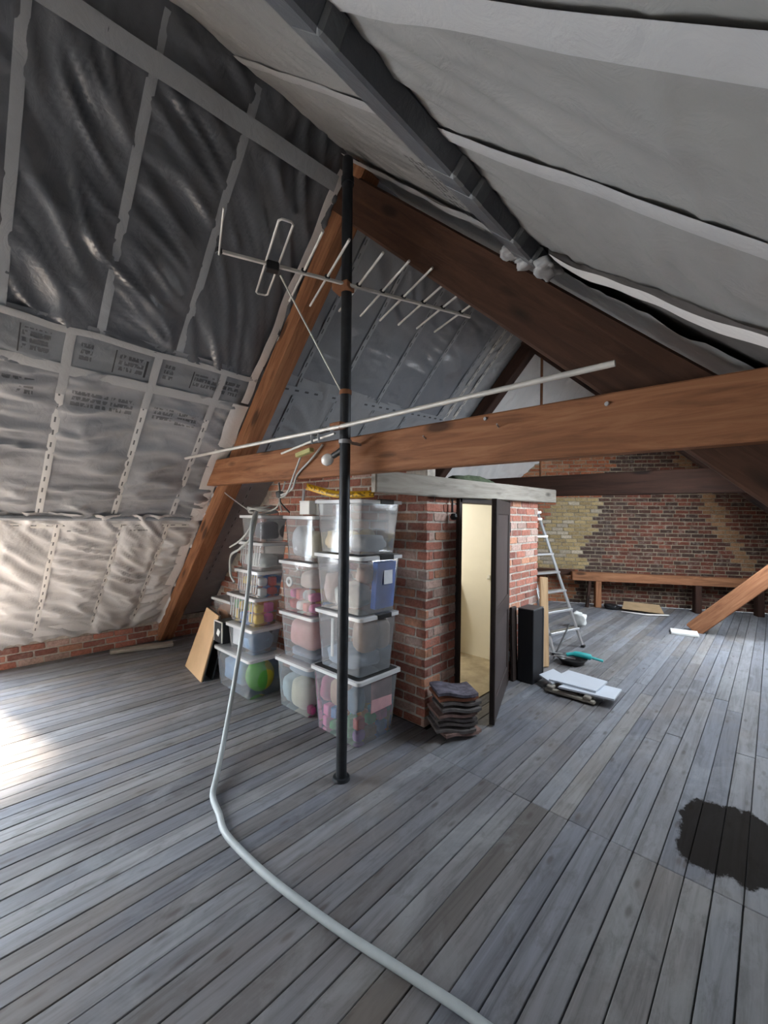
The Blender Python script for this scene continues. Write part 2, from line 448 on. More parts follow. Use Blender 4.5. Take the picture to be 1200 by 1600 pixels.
# ================================================================== BRICKWORK
bv = []
for k in range(5):
    bm = bmesh.new(); bm_box(bm, (0, 0, 0), (1, 1, 1), None, .06)
    for v in bm.verts:
        v.co += noise.noise_vector(v.co*2.3+Vector((k*7, 0, 0)))*.05
    bv.append(mesh_from(bm, 'brick')); bv[-1].materials.append(MT['brick'])
def brick_wall(parent, org, ud, nd, u0, u1, z0, z1, inside, colf, L=.205, H=.060, J=.0145, D=.03, single=lambda c: True, limit=290, cross=False, quoin=None):
    """courses of bricks on a wall; single(c) picks the ones that are objects of their own"""
    ud, nd = Vector(ud), Vector(nd); org = Vector(org); cand = []
    z = z0; row = 0
    while z + H < z1+.03:
        u = u0-(L+J)*(.5 if row % 2 else 0)
        step = L
        while u < u1:
            l = step if not (cross and row % 3 == 2) else L/2-.006
            l *= random.uniform(.93, 1.03)
            a, b_ = max(u, u0+(D+.005 if quoin is not None and row % 2 == quoin else 0)), min(u+l, u1)
            if b_-a > .03:
                uc = (a+b_)/2; zc = z+H/2
                if inside(uc, zc):
                    c = org+ud*uc+Vector((0, 0, zc))
                    cand.append((c, b_-a, H*random.uniform(.9, 1.03), uc, zc))
            u += l+J
        z += H+J; row += 1
    rot = Matrix((ud, -nd, Vector((0, 0, 1)))).transposed().to_4x4()
    sel = [c for c in cand if single(c[0])]
    sel.sort(key=lambda c: (c[0]-co.location).length)
    chosen = set(id(c) for c in sel[:limit])
    bm = bmesh.new(); lay = None; cols = []
    for c in cand:
        pos, l, h, uc, zc = c
        p = pos+nd*(random.uniform(-.002, .003)-D/2-.0025)
        cl = colf(uc, zc)
        if id(c) in chosen:
            o = bpy.data.objects.new('brick', random.choice(bv)); COL.objects.link(o)
            o.matrix_basis = Matrix.Translation(p) @ rot @ Euler((0, R_(random.uniform(-.8, .8)), 0)).to_matrix().to_4x4() @ Matrix.Diagonal((l, D, h, 1))
            o.color = (*cl, 1); setp(o, parent)
        else:
            n0 = len(bm.faces)
            bm_box(bm, p, (l, D, h), rot, .004)
            cols += [cl]*(len(bm.faces)-n0)
    if len(bm.faces):
        me = mesh_from(bm, 'brick_courses'); ca = me.color_attributes.new('Col', 'FLOAT_COLOR', 'CORNER')
        for p, cl in zip(me.polygons, cols):
            for li in p.loop_indices: ca.data[li].color = (*cl, 1)
        o = link('brick_courses', me, MT['brick_joined'], parent); o['kind'] = 'stuff'
    else: bm.free()
def red(dark=1.0):
    k = random.random(); d = dark*random.uniform(.8, 1.2)
    if k < .22: c = (.32, .135, .105)
    elif k < .68: c = (.48, .20, .145)
    elif k < .86: c = (.56, .28, .18)
    else: c = (.55, .38, .32)
    return tuple(v*d for v in c)
# enclosure around the small room: front wall (faces the camera side) and side wall with the door
EX, EY0, EY1, EZ = -1.935, 2.565, 4.62, 1.80
DY0, DY1, DZ = 2.985, 3.88, 1.765
wf = slab('wall_front', [(EX-.008, EY0+.008, 0), (EX-.008, EY0+.008, 2.0), (lx(2.0)-.1, EY0+.008, 2.0), (LX-.15, EY0+.008, 0)], (0, .10, 0), MT['mortar'])
tag(wf, 'red brick front wall of the small room behind the storage boxes', kind='structure')
brick_wall(wf, (EX, EY0, 0), (-1, 0, 0), (0, -1, 0), 0, 3.75, .004, 1.98, lambda u, z: EX-u > lx(z)+.08 and (z < 1.80 or u > .28),
           lambda u, z: red(1.0 if u > .6 else .95), single=lambda c: c.x > -2.35 or c.x < -3.75 or c.z > 1.6, limit=280, quoin=0)
ws = bpy.data.meshes.new('wall_side')
bm = bmesh.new()
for (a, b_, z0, z1) in ((EY0+.030, DY0, 0, EZ), (DY1, EY1-.01, 0, EZ), (DY0, DY1, DZ+.02, EZ)):
    bm_box(bm, (EX-.058, (a+b_)/2, (z0+z1)/2), (.10, b_-a, z1-z0))
wsd = link('wall_side', mesh_from(bm, 'wall_side'), MT['mortar'])
tag(wsd, 'red brick side wall of the small room, holding the open door', kind='structure')
brick_wall(wsd, (EX, EY0, 0), (0, 1, 0), (1, 0, 0), .0, DY0-EY0-.01, .004, EZ, lambda u, z: True, lambda u, z: red(1.05 if z < .75 else .95), limit=140, quoin=1)
brick_wall(wsd, (EX, DY1, 0), (0, 1, 0), (1, 0, 0), .01, EY1-DY1, .004, EZ, lambda u, z: True, lambda u, z: red(1.05), limit=150)
# end wall of the enclosure (towards the far gable) and its lid
slab('wall_end', [(EX-.02, EY1, 0), (EX-.02, EY1, EZ), (-4.2, EY1, EZ), (-4.2, EY1, 0)], (0, -.08, 0), MT['mortar'])['kind'] = 'structure'
# inner room
box('wall_room_far', (-2.95, 4.33, .9), (1.95, .06, 1.8), MT['cream'], bev=0)['kind'] = 'structure'
box('wall_room_left', (-3.9, 3.45, .9), (.06, 1.75, 1.8), MT['cream'], bev=0)['kind'] = 'structure'
box('wall_room_near', (-2.95, 2.69, .9), (1.95, .05, 1.8), MT['cream'], bev=0)['kind'] = 'structure'
rl = box('ceiling_room', (-2.97, 3.60, 1.83), (2.05, 2.06, .05), MT['cream'], bev=0); rl['kind'] = 'structure'
rf = box('floor_room', (-2.88, 3.50, .0), (1.92, 1.68, .012), MT['screed'], bev=0); rf['kind'] = 'structure'
box('slab_joint', (-2.3, 3.35, .0065), (1.0, .008, .003), MT['subfloor'], rf, bev=0, rot=(0, 0, -.35))
# far gable, skewed
wb = bpy.data.meshes.new('wall_back')
ga, gb = -5.9, 2.6
def gp(x, z, off=0): 
    p = Vector((x, gy(x), z)) + GN*off; return p
vs = [gp(ga, 0, -.012), gp(gb, 0, -.012), gp(gb, rz(gb) if rz(gb) > 0 else .05, -.012), gp(RX, RZ+.1, -.012), gp(ga, .25, -.012)]
vs2 = [v-GN*.15 for v in vs]
wbk = poly('wall_back', vs+vs2, [(0, 1, 2, 3, 4), (9, 8, 7, 6, 5), (0, 5, 6, 1), (1, 6, 7, 2), (2, 7, 8, 3), (3, 8, 9, 4), (4, 9, 5, 0)], MT['mortar_yellow'], None, 'structure')
tag(wbk, 'old brick gable wall at the far end with darker chimney breast')
def lerp(a, b, t): return a+(b-a)*t
CX = GD.x
def gcol(u, z):
    x = G0.x+u*GD.x
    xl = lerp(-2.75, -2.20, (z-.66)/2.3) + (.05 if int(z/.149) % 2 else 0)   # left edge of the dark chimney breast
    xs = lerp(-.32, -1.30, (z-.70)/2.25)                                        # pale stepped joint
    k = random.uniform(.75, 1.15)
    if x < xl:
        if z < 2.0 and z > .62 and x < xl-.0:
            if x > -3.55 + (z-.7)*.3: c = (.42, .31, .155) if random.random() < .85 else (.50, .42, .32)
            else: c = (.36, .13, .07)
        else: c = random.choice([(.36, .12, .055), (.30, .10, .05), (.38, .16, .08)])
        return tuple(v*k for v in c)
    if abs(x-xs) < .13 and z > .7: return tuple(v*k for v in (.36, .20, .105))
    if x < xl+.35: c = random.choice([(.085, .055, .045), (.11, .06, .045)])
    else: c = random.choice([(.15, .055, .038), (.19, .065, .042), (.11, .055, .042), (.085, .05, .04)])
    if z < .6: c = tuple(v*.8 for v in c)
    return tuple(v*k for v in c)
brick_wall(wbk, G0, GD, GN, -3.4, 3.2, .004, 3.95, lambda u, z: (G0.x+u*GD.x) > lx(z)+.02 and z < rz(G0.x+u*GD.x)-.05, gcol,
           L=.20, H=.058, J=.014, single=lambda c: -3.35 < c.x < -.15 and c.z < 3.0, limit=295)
# near gable behind the viewer, with an unseen window added for fill light
NWX0, NWX1, NWZ0, NWZ1 = -3.6, -3.2, 1.1, 1.7
bm = bmesh.new()
for (a, b_, z0, z1) in ((-6.2, NWX0, -.05, 4.4), (NWX1, 2.7, -.05, 4.4), (NWX0, NWX1, -.05, NWZ0), (NWX0, NWX1, NWZ1, 4.4)):
    bm_box(bm, ((a+b_)/2, YN-.1, (z0+z1)/2), (b_-a, .2, z1-z0))
wn = link('wall_near', mesh_from(bm, 'wall_near'), MT['mortar']); wn['kind'] = 'structure'
def window(name, corners, mat, depth_vec, label):
    q = [Vector(c) for c in corners]; n = Vector(depth_vec)
    root = bpy.data.objects.new(name, None); COL.objects.link(root); root.location = q[0]; root['kind'] = 'structure'; root['label'] = label
    for i in range(4):
        a, b_ = q[i], q[(i+1) % 4]
        beam('window_frame', a, b_, .05, .07, mat, root, up=n, bev=.004)
    m0, m1 = (q[0]+q[1])/2, (q[2]+q[3])/2
    beam('glazing_bar', m0, m1, .03, .04, mat, root, up=n, bev=.003)
    poly('pane', q, [(0, 1, 2, 3)], MT['glass'], root)
    pl = bpy.data.lights.new('portal', 'AREA'); pl.shape = 'RECTANGLE'
    ex, ey = q[1]-q[0], q[3]-q[0]
    pl.size, pl.size_y = ex.length, ey.length
    pl.cycles.is_portal = True
    po = bpy.data.objects.new('window_portal', pl); COL.objects.link(po)
    zz = -n.normalized(); xx = ex.normalized(); yy = zz.cross(xx)
    # lamp shines along its -Z, into the room
    zz = n.normalized()*1.0
    M = Matrix((xx, zz.cross(xx), zz)).transposed().to_4x4()
    po.matrix_world = Matrix.Translation((q[0]+q[2])/2 + n.normalized()*.03) @ M
    return root
window('window_fill', [(NWX0, YN-.1, NWZ0), (NWX1, YN-.1, NWZ0), (NWX1, YN-.1, NWZ1), (NWX0, YN-.1, NWZ1)], MT['timber_grey'], (0, -1, 0), 'unseen timber window added in the near gable for fill light')

# ================================================================== ROOF SLOPES
nl = Vector((KL, 0, -1)).normalized()          # into the room
nr = Vector((-KR, 0, -1)).normalized()
LWY = (-2.35, .17); LWZ = (.36, 1.75)           # roof window in the left slope
RWY = (3.4, 4.4); RWX = (-.6, .05); RX2 = (-.4, .7); RW2 = (6.2, 7.6)            # roof window in the right slope
def PL(y, z, off=0): return Vector((lx(z), y, z)) + nl*off
def PR(y, x, off=0): return Vector((x, y, rz(x))) + nr*off
wl = bpy.data.objects.new('wall_left', None); COL.objects.link(wl); wl.location = (LX, 0, 0)
tag(wl, 'sloping left side of the roof lined with grey and white vapour film', kind='structure')
ce = bpy.data.objects.new('ceiling', None); COL.objects.link(ce); ce.location = (RX, 0, RZ)
tag(ce, 'sloping right side of the roof lined with pale grey film', kind='structure')
def lslab(y0, y1, z0, z1): slab('roof_deck', [PL(y0, z0, -.03), PL(y1, z0, -.03), PL(y1, z1, -.03), PL(y0, z1, -.03)], -nl*.12, MT['roof_deck'], wl)
def rslab(y0, y1, x0, x1): slab('roof_deck', [PR(y0, x0, -.03), PR(y1, x0, -.03), PR(y1, x1, -.03), PR(y0, x1, -.03)], -nr*.12, MT['roof_deck'], ce)
YE = 11.2
lslab(YN-.2, LWY[0], -.1, RZ+.05); lslab(LWY[1], YE, -.1, RZ+.05); lslab(LWY[0], LWY[1], -.1, LWZ[0]); lslab(LWY[0], LWY[1], LWZ[1], RZ+.05)
rslab(YN-.2, RWY[0], RX-.05, 2.5); rslab(RWY[1], RW2[0], RX-.05, 2.5); rslab(RW2[1], YE, RX-.05, 2.5); rslab(RW2[0], RW2[1], RX-.05, RX2[0]); rslab(RW2[0], RW2[1], RX2[1], 2.5); rslab(RWY[0], RWY[1], RX-.05, RWX[0]); rslab(RWY[0], RWY[1], RWX[1], 2.5)
window('window_2', [PL(LWY[0], LWZ[0], -.09), PL(LWY[1], LWZ[0], -.09), PL(LWY[1], LWZ[1], -.09), PL(LWY[0], LWZ[1], -.09)], MT['timber_grey'], -nl, 'roof window in the left slope')
window('window_3', [PR(RWY[0], RWX[0], -.09), PR(RWY[1], RWX[0], -.09), PR(RWY[1], RWX[1], -.09), PR(RWY[0], RWX[1], -.09)], MT['timber_grey'], -nr, 'roof window in the right slope')
window('window_4', [PR(RW2[0], RX2[0], -.09), PR(RW2[1], RX2[0], -.09), PR(RW2[1], RX2[1], -.09), PR(RW2[0], RX2[1], -.09)], MT['timber_grey'], -nr, 'second roof window in the right slope')
def wrinkle(y, s, seed, lines, amp, ang, fine):
    """billow between the battens plus diagonal pulled folds"""
    env = 1.0
    lo = [l for l in lines if l <= y]; hi = [l for l in lines if l > y]
    if lo and hi:
        t = (y-max(lo))/(min(hi)-max(lo)); env = math.sin(math.pi*min(max(t, 0), 1))**.6
    k = len(lo)
    a = ang*(1 if k % 2 else .55)+noise.noise(Vector((y*.7, s*.7, seed+9)))*.5
    u = y*math.cos(a)+s*math.sin(a); v = -y*math.sin(a)+s*math.cos(a)
    d = 0
    q = Vector((u*1.3, v*6.5, seed)); q += noise.noise_vector(q*.45)*.7
    d += (1-abs(noise.noise(q)))**4*1.0
    q = Vector((u*2.2+5, v*13, seed+3)); q += noise.noise_vector(q*.4)*.6
    d += (1-abs(noise.noise(q)))**5*.5
    d += noise.noise(Vector((y*1.6, s*1.6, seed+5)))*.8
    d += noise.noise(Vector((u*6, v*26, seed+7)))*fine
    return d*amp*(.12+.88*env)-.012*env
def film(name, P, y0, y1, t0, t1, lines, mat, parent, seed, amp=.012, ang=.9, fine=.12, res=.022, off=.0, ridge=None, yend=None, rh=.030):
    L = (P(y0, t1)-P(y0, t0)).length
    ny = max(2, int((y1-y0)/res)); ns = max(2, int(L/res))
    vs = []; fs = []
    n = nl if P is PL else nr
    for j in range(ns+1):
        t = lerp(t0, t1, j/ns)
        for i in range(ny+1):
            y = lerp(y0, yend(t) if yend else y1, i/ny)
            s = L*j/ns
            d = wrinkle(y, s, seed, lines, amp, ang, fine)
            p = P(y, t)
            if ridge:
                m = 9
                for (a, b_) in zip(ridge, ridge[1:]):
                    ab = b_-a; k = max(0, min(1, (p-a).dot(ab)/ab.length_squared)); m = min(m, (p-(a+ab*k)).length)
                d += rh*math.exp(-(m/.016)**2)
            vs.append(p+n*(d+off+.006))
    for j in range(ns):
        for i in range(ny):
            a = j*(ny+1)+i; fs.append((a, a+1, a+ny+2, a+ny+1))
    me = bpy.data.meshes.new(name); me.from_pydata([tuple(v) for v in vs], [], fs); me.update()
    for p in me.polygons: p.use_smooth = True
    return link(name, me, mat, parent)
def strip(name, P, a, b_, w, mat, parent, off=.016, n=24, wav=.004, col=None, seed=0):
    """tape on the film from a=(y,t) to b=(y,t)"""
    A, B = P(*a), P(*b_); nn = nl if P is PL else nr
    d = (B-A).normalized(); sd = d.cross(nn).normalized()
    bm = bmesh.new(); uvl = bm.loops.layers.uv.new('UVMap'); rows = []
    Lg = (B-A).length
    for i in range(n+1):
        p = A+(B-A)*(i/n)
        wv = noise.noise(p*4+Vector((seed, 0, 0)))*wav
        h = off+noise.noise(p*5+Vector((0, seed, 3)))*wav
        rows.append([bm.verts.new(p+sd*(k*w/2+wv*(1.4 if k else .6))+nn*(h+(.0025 if k == 0 else 0))) for k in (-1, 0, 1)]+[i/n*Lg])
    for i in range(n):
        for k in (0, 1):
            f = bm.faces.new((rows[i][k], rows[i][k+1], rows[i+1][k+1], rows[i+1][k])); f.smooth = True
            for lp, (u, v) in zip(f.loops, ((k*.5, rows[i][3]), (k*.5+.5, rows[i][3]), (k*.5+.5, rows[i+1][3]), (k*.5, rows[i+1][3]))): lp[uvl].uv = (u, v)
    o = link(name, mesh_from(bm, name, True), mat, parent)
    if col: o.color = (*col, 1)
    return o
Y1 = 1.96; Y2 = 5.12                     # planes of the two trusses
upl = [-1.85, -1.3, -.8, -.28, .24, .745, 1.255, 1.93]
mdl = [.09, .60, 1.135, 1.64, 1.95]
lol = [.25, .74, 1.228, 1.64, 1.95]
ridge = [PL(*p) for p in ((.50, 3.42), (.56, 3.30), (.66, 3.20), (.78, 3.14), (.93, 3.08), (1.07, 3.02), (1.15, 2.95), (1.19, 2.87))]
film('film_sheet', PL, YN, Y1, 2.80, RZ, upl, MT['film_dark'], wl, 11, .040, -.95, .10, ridge=ridge)
film('film_sheet', PL, .17, Y1, 2.56, 2.84, mdl, MT['film_grey'], wl, 14, .016, -.2, .1, off=.008)
film('film_sheet', PL, .17, Y1, 1.56, 2.60, mdl, MT['film_light'], wl, 17, .045, .10, .10)
film('film_sheet', PL, .17, Y1, .25, 1.60, lol, MT['film_white'], wl, 23, .055, -.80, .10)
film('film_sheet', PL, YN, LWY[0], .25, 2.84, [], MT['film_light'], wl, 26, .03)
film('film_sheet', PL, LWY[0], LWY[1], LWZ[1], 2.84, [-1.6, -1.0, -.4], MT['film_light'], wl, 27, .035, .12)
film('film_sheet', PL, LWY[0], LWY[1], .25, LWZ[0], [], MT['film_light'], wl, 28, .02)
bey = [1.96, 2.33, 2.82, 3.38, 3.92, 4.5, 5.1]
film('film_sheet', PL, Y1, 4.55, 2.9, RZ, bey, MT['film_slate'], wl, 31, .022, -.6, .1, res=.03)
film('film_sheet', PL, Y1, 4.55, .30, 2.92, bey, MT['film_mist'], wl, 33, .026, .25, .1, res=.03)
film('film_sheet', PL, 4.5, 5.2, .30, RZ, [4.5, 5.2], MT['film_light'], wl, 35, .03, .9, .2, res=.03, off=.004)
film('film_sheet', PL, 5.15, 9.2, 1.0, RZ, [5.6, 6.1, 6.6, 7.1, 7.6, 8.1], MT['film_white'], wl, 37, .05, -.9, .15, res=.04)
# tapes on the left slope
for y in upl[3:-1]: strip('tape_strip', PL, (y+.01, 2.79), (y-.005, RZ-.03), .052, MT['tape_grey'], wl, seed=y)
strip('tape_strip', PL, (YN, 3.78), (1.9, 3.97), .10, MT['tape_grey'], wl, off=.058, n=60, seed=2)
for y in mdl[1:-1]:
    strip('tape_strip', PL, (y, 2.44), (y, 2.78), .055, MT['tape'], wl, off=.024, seed=y)
    strip('tape_strip', PL, (y, 1.60), (y, 2.50), .050, MT['tape_dash'], wl, off=.018, col=(.56, .55, .53), seed=y+2)
for y in lol[:-1]: strip('tape_strip', PL, (y, .40), (y, 1.50), .045, MT['tape_dash'], wl, off=.02, col=(.70, .67, .63), seed=y)
strip('tape_strip', PL, (.17, 2.585), (1.93, 2.575), .075, MT['tape'], wl, off=.022, n=40, wav=.008, seed=4)
strip('tape_strip', PL, (.17, 2.80), (1.93, 2.79), .045, MT['tape'], wl, off=.026, n=40, wav=.012, seed=5)
strip('tape_strip', PL, (.22, 1.49), (1.85, 1.49), .05, MT['tape_dash'], wl, off=.02, n=40, col=(.66, .64, .6), seed=6)
strip('tape_strip', PL, (.22, .36), (1.9, .36), .16, MT['tape_white'], wl, off=.014, n=50, wav=.012, seed=7)
for (a, b_, w) in (((1.90, .45), (1.90, 1.35), .10), ((1.88, 1.55), (1.88, 2.60), .15), ((1.90, 2.62), (1.92, RZ-.08), .07)):
    strip('edge_tape', PL, a, b_, w, MT['tape_white'], wl, off=.03, n=40, wav=.016, seed=a[1])
beam('batten_rail', PL(.22, 1.565, .03), PL(1.84, 1.56, .03), .045, .035, MT['tape_grey'], wl, up=nl, bev=.012)
for y in bey[1:-1]:
    strip('tape_strip', PL, (y, .8), (y+.03, 2.9), .045, MT['tape_dash'], wl, off=.018, col=(.27, .28, .30), seed=y)
    strip('tape_strip', PL, (y, 2.9), (y+.03, RZ-.1), .045, MT['tape_dash'], wl, off=.018, col=(.27, .28, .30), seed=y)
strip('tape_strip', PL, (2.0, 2.78), (4.95, 2.92), .09, MT['tape_dash'], wl, off=.02, n=40, col=(.27, .28, .30), seed=9)
for y in (4.62, 4.78): strip('tape_strip', PL, (y, 1.8), (y+.05, RZ-.1), .05, MT['tape_dash'], wl, off=.024, col=(.5, .48, .45), seed=y)
# printed blocks on the film
def printed(P, y0, t0, y1, t1, parent, off, mat='print'):
    q = [P(y0, t0), P(y1, t0), P(y1, t1), P(y0, t1)]; n = nl if P is PL else nr
    bm = bmesh.new(); uvl = bm.loops.layers.uv.new('UVMap')
    f = bm.faces.new([bm.verts.new(v+n*off) for v in q]); w = (q[1]-q[0]).length; h = (q[3]-q[0]).length
    for lp, uv in zip(f.loops, ((0, 0), (w, 0), (w, h), (0, h))): lp[uvl].uv = (uv[0]+y0, uv[1])
    return link('printed_lettering', mesh_from(bm, 'print'), MT[mat], parent)
for (y0, z0, y1, z1, m) in ((.36, 2.64, .50, 2.76, 'print'), (.345, 2.63, .352, 2.77, 'ink'), (.66, 2.65, .73, 2.76, 'print'), (.86, 2.63, .868, 2.76, 'ink'), (.89, 2.64, 1.05, 2.75, 'print'),
                            (1.06, 2.64, 1.075, 2.74, 'ink'), (1.19, 2.65, 1.26, 2.75, 'print'), (1.40, 2.64, 1.408, 2.75, 'ink'), (1.42, 2.65, 1.62, 2.74, 'print'), (1.66, 2.64, 1.80, 2.75, 'print'),
                            (.20, 2.40, .45, 2.50, 'print'), (.66, 2.38, .88, 2.48, 'print'), (.90, 2.38, 1.05, 2.48, 'print'), (1.20, 2.38, 1.36, 2.47, 'print'), (1.38, 2.36, 1.55, 2.46, 'print'),
                            (.80, 1.435, 1.0, 1.46, 'print'), (1.30, 1.435, 1.5, 1.46, 'print')):
    printed(PL, y0, z0, y1, z1, wl, .036, m)
# right slope
rl_ = [-1.9, -1.3, -.7, -.1, .58, 1.03, 1.52, 1.95]
film('film_sheet', PR, YN, 1.95, RX, 2.45, rl_, MT['film_roof'], ce, 41, .014, .9, .06, res=.022, ridge=[PR(.57, -.10), PR(.70, -.115), PR(.85, -.12), PR(.97, -.10), PR(1.2, -.09), PR(1.4, -.05)], rh=.007, yend=lambda t: 1.95 if t < -.9 else 1.83-.34*min(1, (t+.9)/.9))
film('film_sheet', PR, 1.98, RWY[0], RX, 2.45, [2, 2.5, 3], MT['film_roof'], ce, 43, .02, .5, .1, res=.05)
film('film_sheet', PR, RWY[0], RWY[1], RX, RWX[0], [3.3, 3.8, 4.3], MT['film_roof'], ce, 44, .02, .5, .1, res=.05)
film('film_sheet', PR, RWY[0], RWY[1], RWX[1], 2.45, [3.3, 3.8, 4.3], MT['film_roof'], ce, 45, .02, .5, .1, res=.06)
film('film_sheet', PR, RWY[1], RW2[0], RX, 2.45, [5.5, 6], MT['film_roof'], ce, 47, .02, .5, .1, res=.06)
film('film_sheet', PR, RW2[0], RW2[1], RX, RX2[0], [6.5, 7], MT['film_roof'], ce, 48, .02, .5, .1, res=.06)
film('film_sheet', PR, RW2[0], RW2[1], RX2[1], 2.45, [6.5, 7], MT['film_roof'], ce, 49, .02, .5, .1, res=.06)
film('film_sheet', PR, RW2[1], 10.6, RX, 2.45, [7.5, 8, 8.5, 9], MT['film_roof'], ce, 50, .02, .5, .1, res=.06)
for (y, dy) in ((.585, .0), (1.09, -.09), (-.1, 0), (-.7, 0), (-1.4, 0)): strip('tape_strip', PR, (y, RX+.05), (y+dy, .6), .075 if y < 1 else .065, MT['tape'], ce, off=.013, n=40, wav=.006, seed=y+30)
strip('edge_tape', PR, (1.89, RX+.05), (1.84, -.85), .10, MT['tape'], ce, off=.03, n=40, wav=.012, seed=51)
strip('edge_tape', PR, (1.76, -.66), (1.46, .05), .09, MT['tape_white'], ce, off=.03, n=40, wav=.014, seed=52)
for (y0, x0, y1, x1) in ((.66, -.93, 1.0, -.87), (1.30, -1.12, 1.75, -1.0)): printed(PR, y0, x0, y1, x1, ce, .034)
strip('tape_strip', PR, (-.5, -.905), (1.80, -.905), .07, MT['tape'], ce, off=.03, n=30, wav=.004, seed=54)
# wrapped purlin under the right slope
pu = empty('purlin', PR(0, -.78, .05), 'long purlin wrapped in dark grey film below the right roof slope', 'purlin')
beam('purlin_body', PR(YN, -.785, .035), PR(1.86, -.80, .035), .155, .075, MT['film_wrap'], pu, up=nr, bev=.01)
for y in (.62, 1.18, 1.30, 1.62, 1.80): beam('tape_patch', PR(y-.035, -.787, .036), PR(y+.035, -.79, .036), .158, .076, MT['tape_wrap'], pu, up=nr, bev=.01)
# brick footing along the left eave
wk = slab('wall_knee', [(LX-.012, YN, 0), (LX-.012, 2.55, 0), (LX-.012, 2.55, .27), (LX-.012, YN, .27)], (-.1, 0, 0), MT['mortar'])
tag(wk, 'low red brick footing under the left roof slope', kind='structure')
brick_wall(wk, (LX, YN, 0), (0, 1, 0), (1, 0, 0), .0, 5.1, .004, .25, lambda u, z: True, lambda u, z: red(1.0))

# ================================================================== TRUSSES
def leg_pts(off): return None
t1 = empty('roof_truss', (-2.18, Y1, 0), 'brown timber roof truss with a heavy tie beam beside the steel pole', 'roof truss')
def truss(t, Y, mats, tie_y, w=.16):
    dL = Vector((1, 0, KL)).normalized(); oL = nl*.11
    a = Vector((lx(-.02), 0, -.02)); b_ = Vector((RX, 0, RZ))
    beam('principal_rafter', a+oL+Vector((0, Y+w/2, 0))+dL*.05, b_+oL+Vector((0, Y+w/2, 0))-dL*.02, w, .165, mats[0], t, up=nl, bev=.01, wob=.004, seg=6)
    dR = Vector((1, 0, -KR)).normalized(); oR = nr*.185
    a = Vector((RX-.05, Y+w/2, RZ))+oR; b2 = Vector((2.1, Y+w/2, rz(2.1)))+oR
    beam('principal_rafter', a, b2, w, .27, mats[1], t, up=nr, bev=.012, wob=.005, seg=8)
    tb = beam('tie_beam', (-4.27, tie_y, 2.0), (1.35, tie_y, 1.985), .085, .245, mats[2], t, bev=.008, wob=.004, seg=8)
    return tb
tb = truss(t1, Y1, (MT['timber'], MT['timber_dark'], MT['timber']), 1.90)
for (x, z) in ((-4.18, 2.03), (-4.12, 2.06), (-1.05, 2.09), (-.5, 2.07)):
    lathe('bolt', [(0, .008), (.008, .007), (.010, 0)], MT['zinc'], tb, Matrix.Translation((x, 1.857, z)) @ Matrix.Rotation(math.pi/2, 4, 'X'), 8)
for (x, z) in ((-1.42, 2.035), (-.98, 2.04)): tube('nail', [(x, 1.86, z), (x+.012, 1.82, z+.006)], .004, MT['zinc'], tb, 6)
t2 = empty('roof_truss', (-2.18, Y2, 0), 'shade-darkened timber roof truss further back with a thin iron king rod', 'roof truss')
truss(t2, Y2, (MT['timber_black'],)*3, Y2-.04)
tube('king_rod', [(-2.13, Y2+.02, 3.9), (-2.13, Y2+.02, 2.08)], .017, MT['rust'], t2, 8)
# ================================================================== DOOR
dr = bpy.data.objects.new('door_1', None); COL.objects.link(dr); dr.location = (EX, DY1, 0); dr['kind'] = 'structure'
dr['label'] = 'dark brown panelled door standing ajar in the brick side wall'
for y in (DY0+.012, DY1-.012): box('door_jamb', (EX-.04, y, DZ/2), (.13, .045, DZ), MT['door'], dr)
box('door_head', (EX-.04, (DY0+DY1)/2, DZ-.02), (.13, DY1-DY0, .045), MT['door'], dr)
hx, hy = EX+.03, DY1-.05; fx, fy = -1.585, 2.955
lv = Vector((fx-hx, fy-hy, 0)); ll = lv.length
Md = Matrix.Translation((hx, hy, .01)) @ axes(lv, (0, 0, 1))
lfm = bmesh.new(); bm_box(lfm, (ll/2, 0, .87), (ll, .022, 1.72), None, .002)
leaf = link('door_leaf', mesh_from(lfm, 'door_leaf'), MT['door_panel'], dr, Md)
def dpart(name, c, s, mat, par=leaf):
    bm = bmesh.new(); bm_box(bm, c, s, None, .004); return link(name, mesh_from(bm, name), mat, par, Md)
for xx in (.05, ll-.05): dpart('stile', (xx, 0, .87), (.10, .042, 1.74), MT['door'])
for zz, hh in ((.09, .18), (.80, .14), (1.68, .12)): dpart('rail', (ll/2, 0, zz), (ll-.2, .040, hh), MT['door'])
for zz in (.25, 1.5): dpart('hinge', (.0, .012, zz), (.03, .03, .10), MT['dark_edge'])
# lintel plank over the doorway
lp = beam('lintel_plank', (EX+.045, 1.93, 1.825), (EX+.045, 4.95, 1.862), .05, .15, MT['timber_grey'], None, bev=.008, wob=.012, seg=10)
tag(lp, 'weathered whitish plank lying across the top of the brick side wall', 'plank')
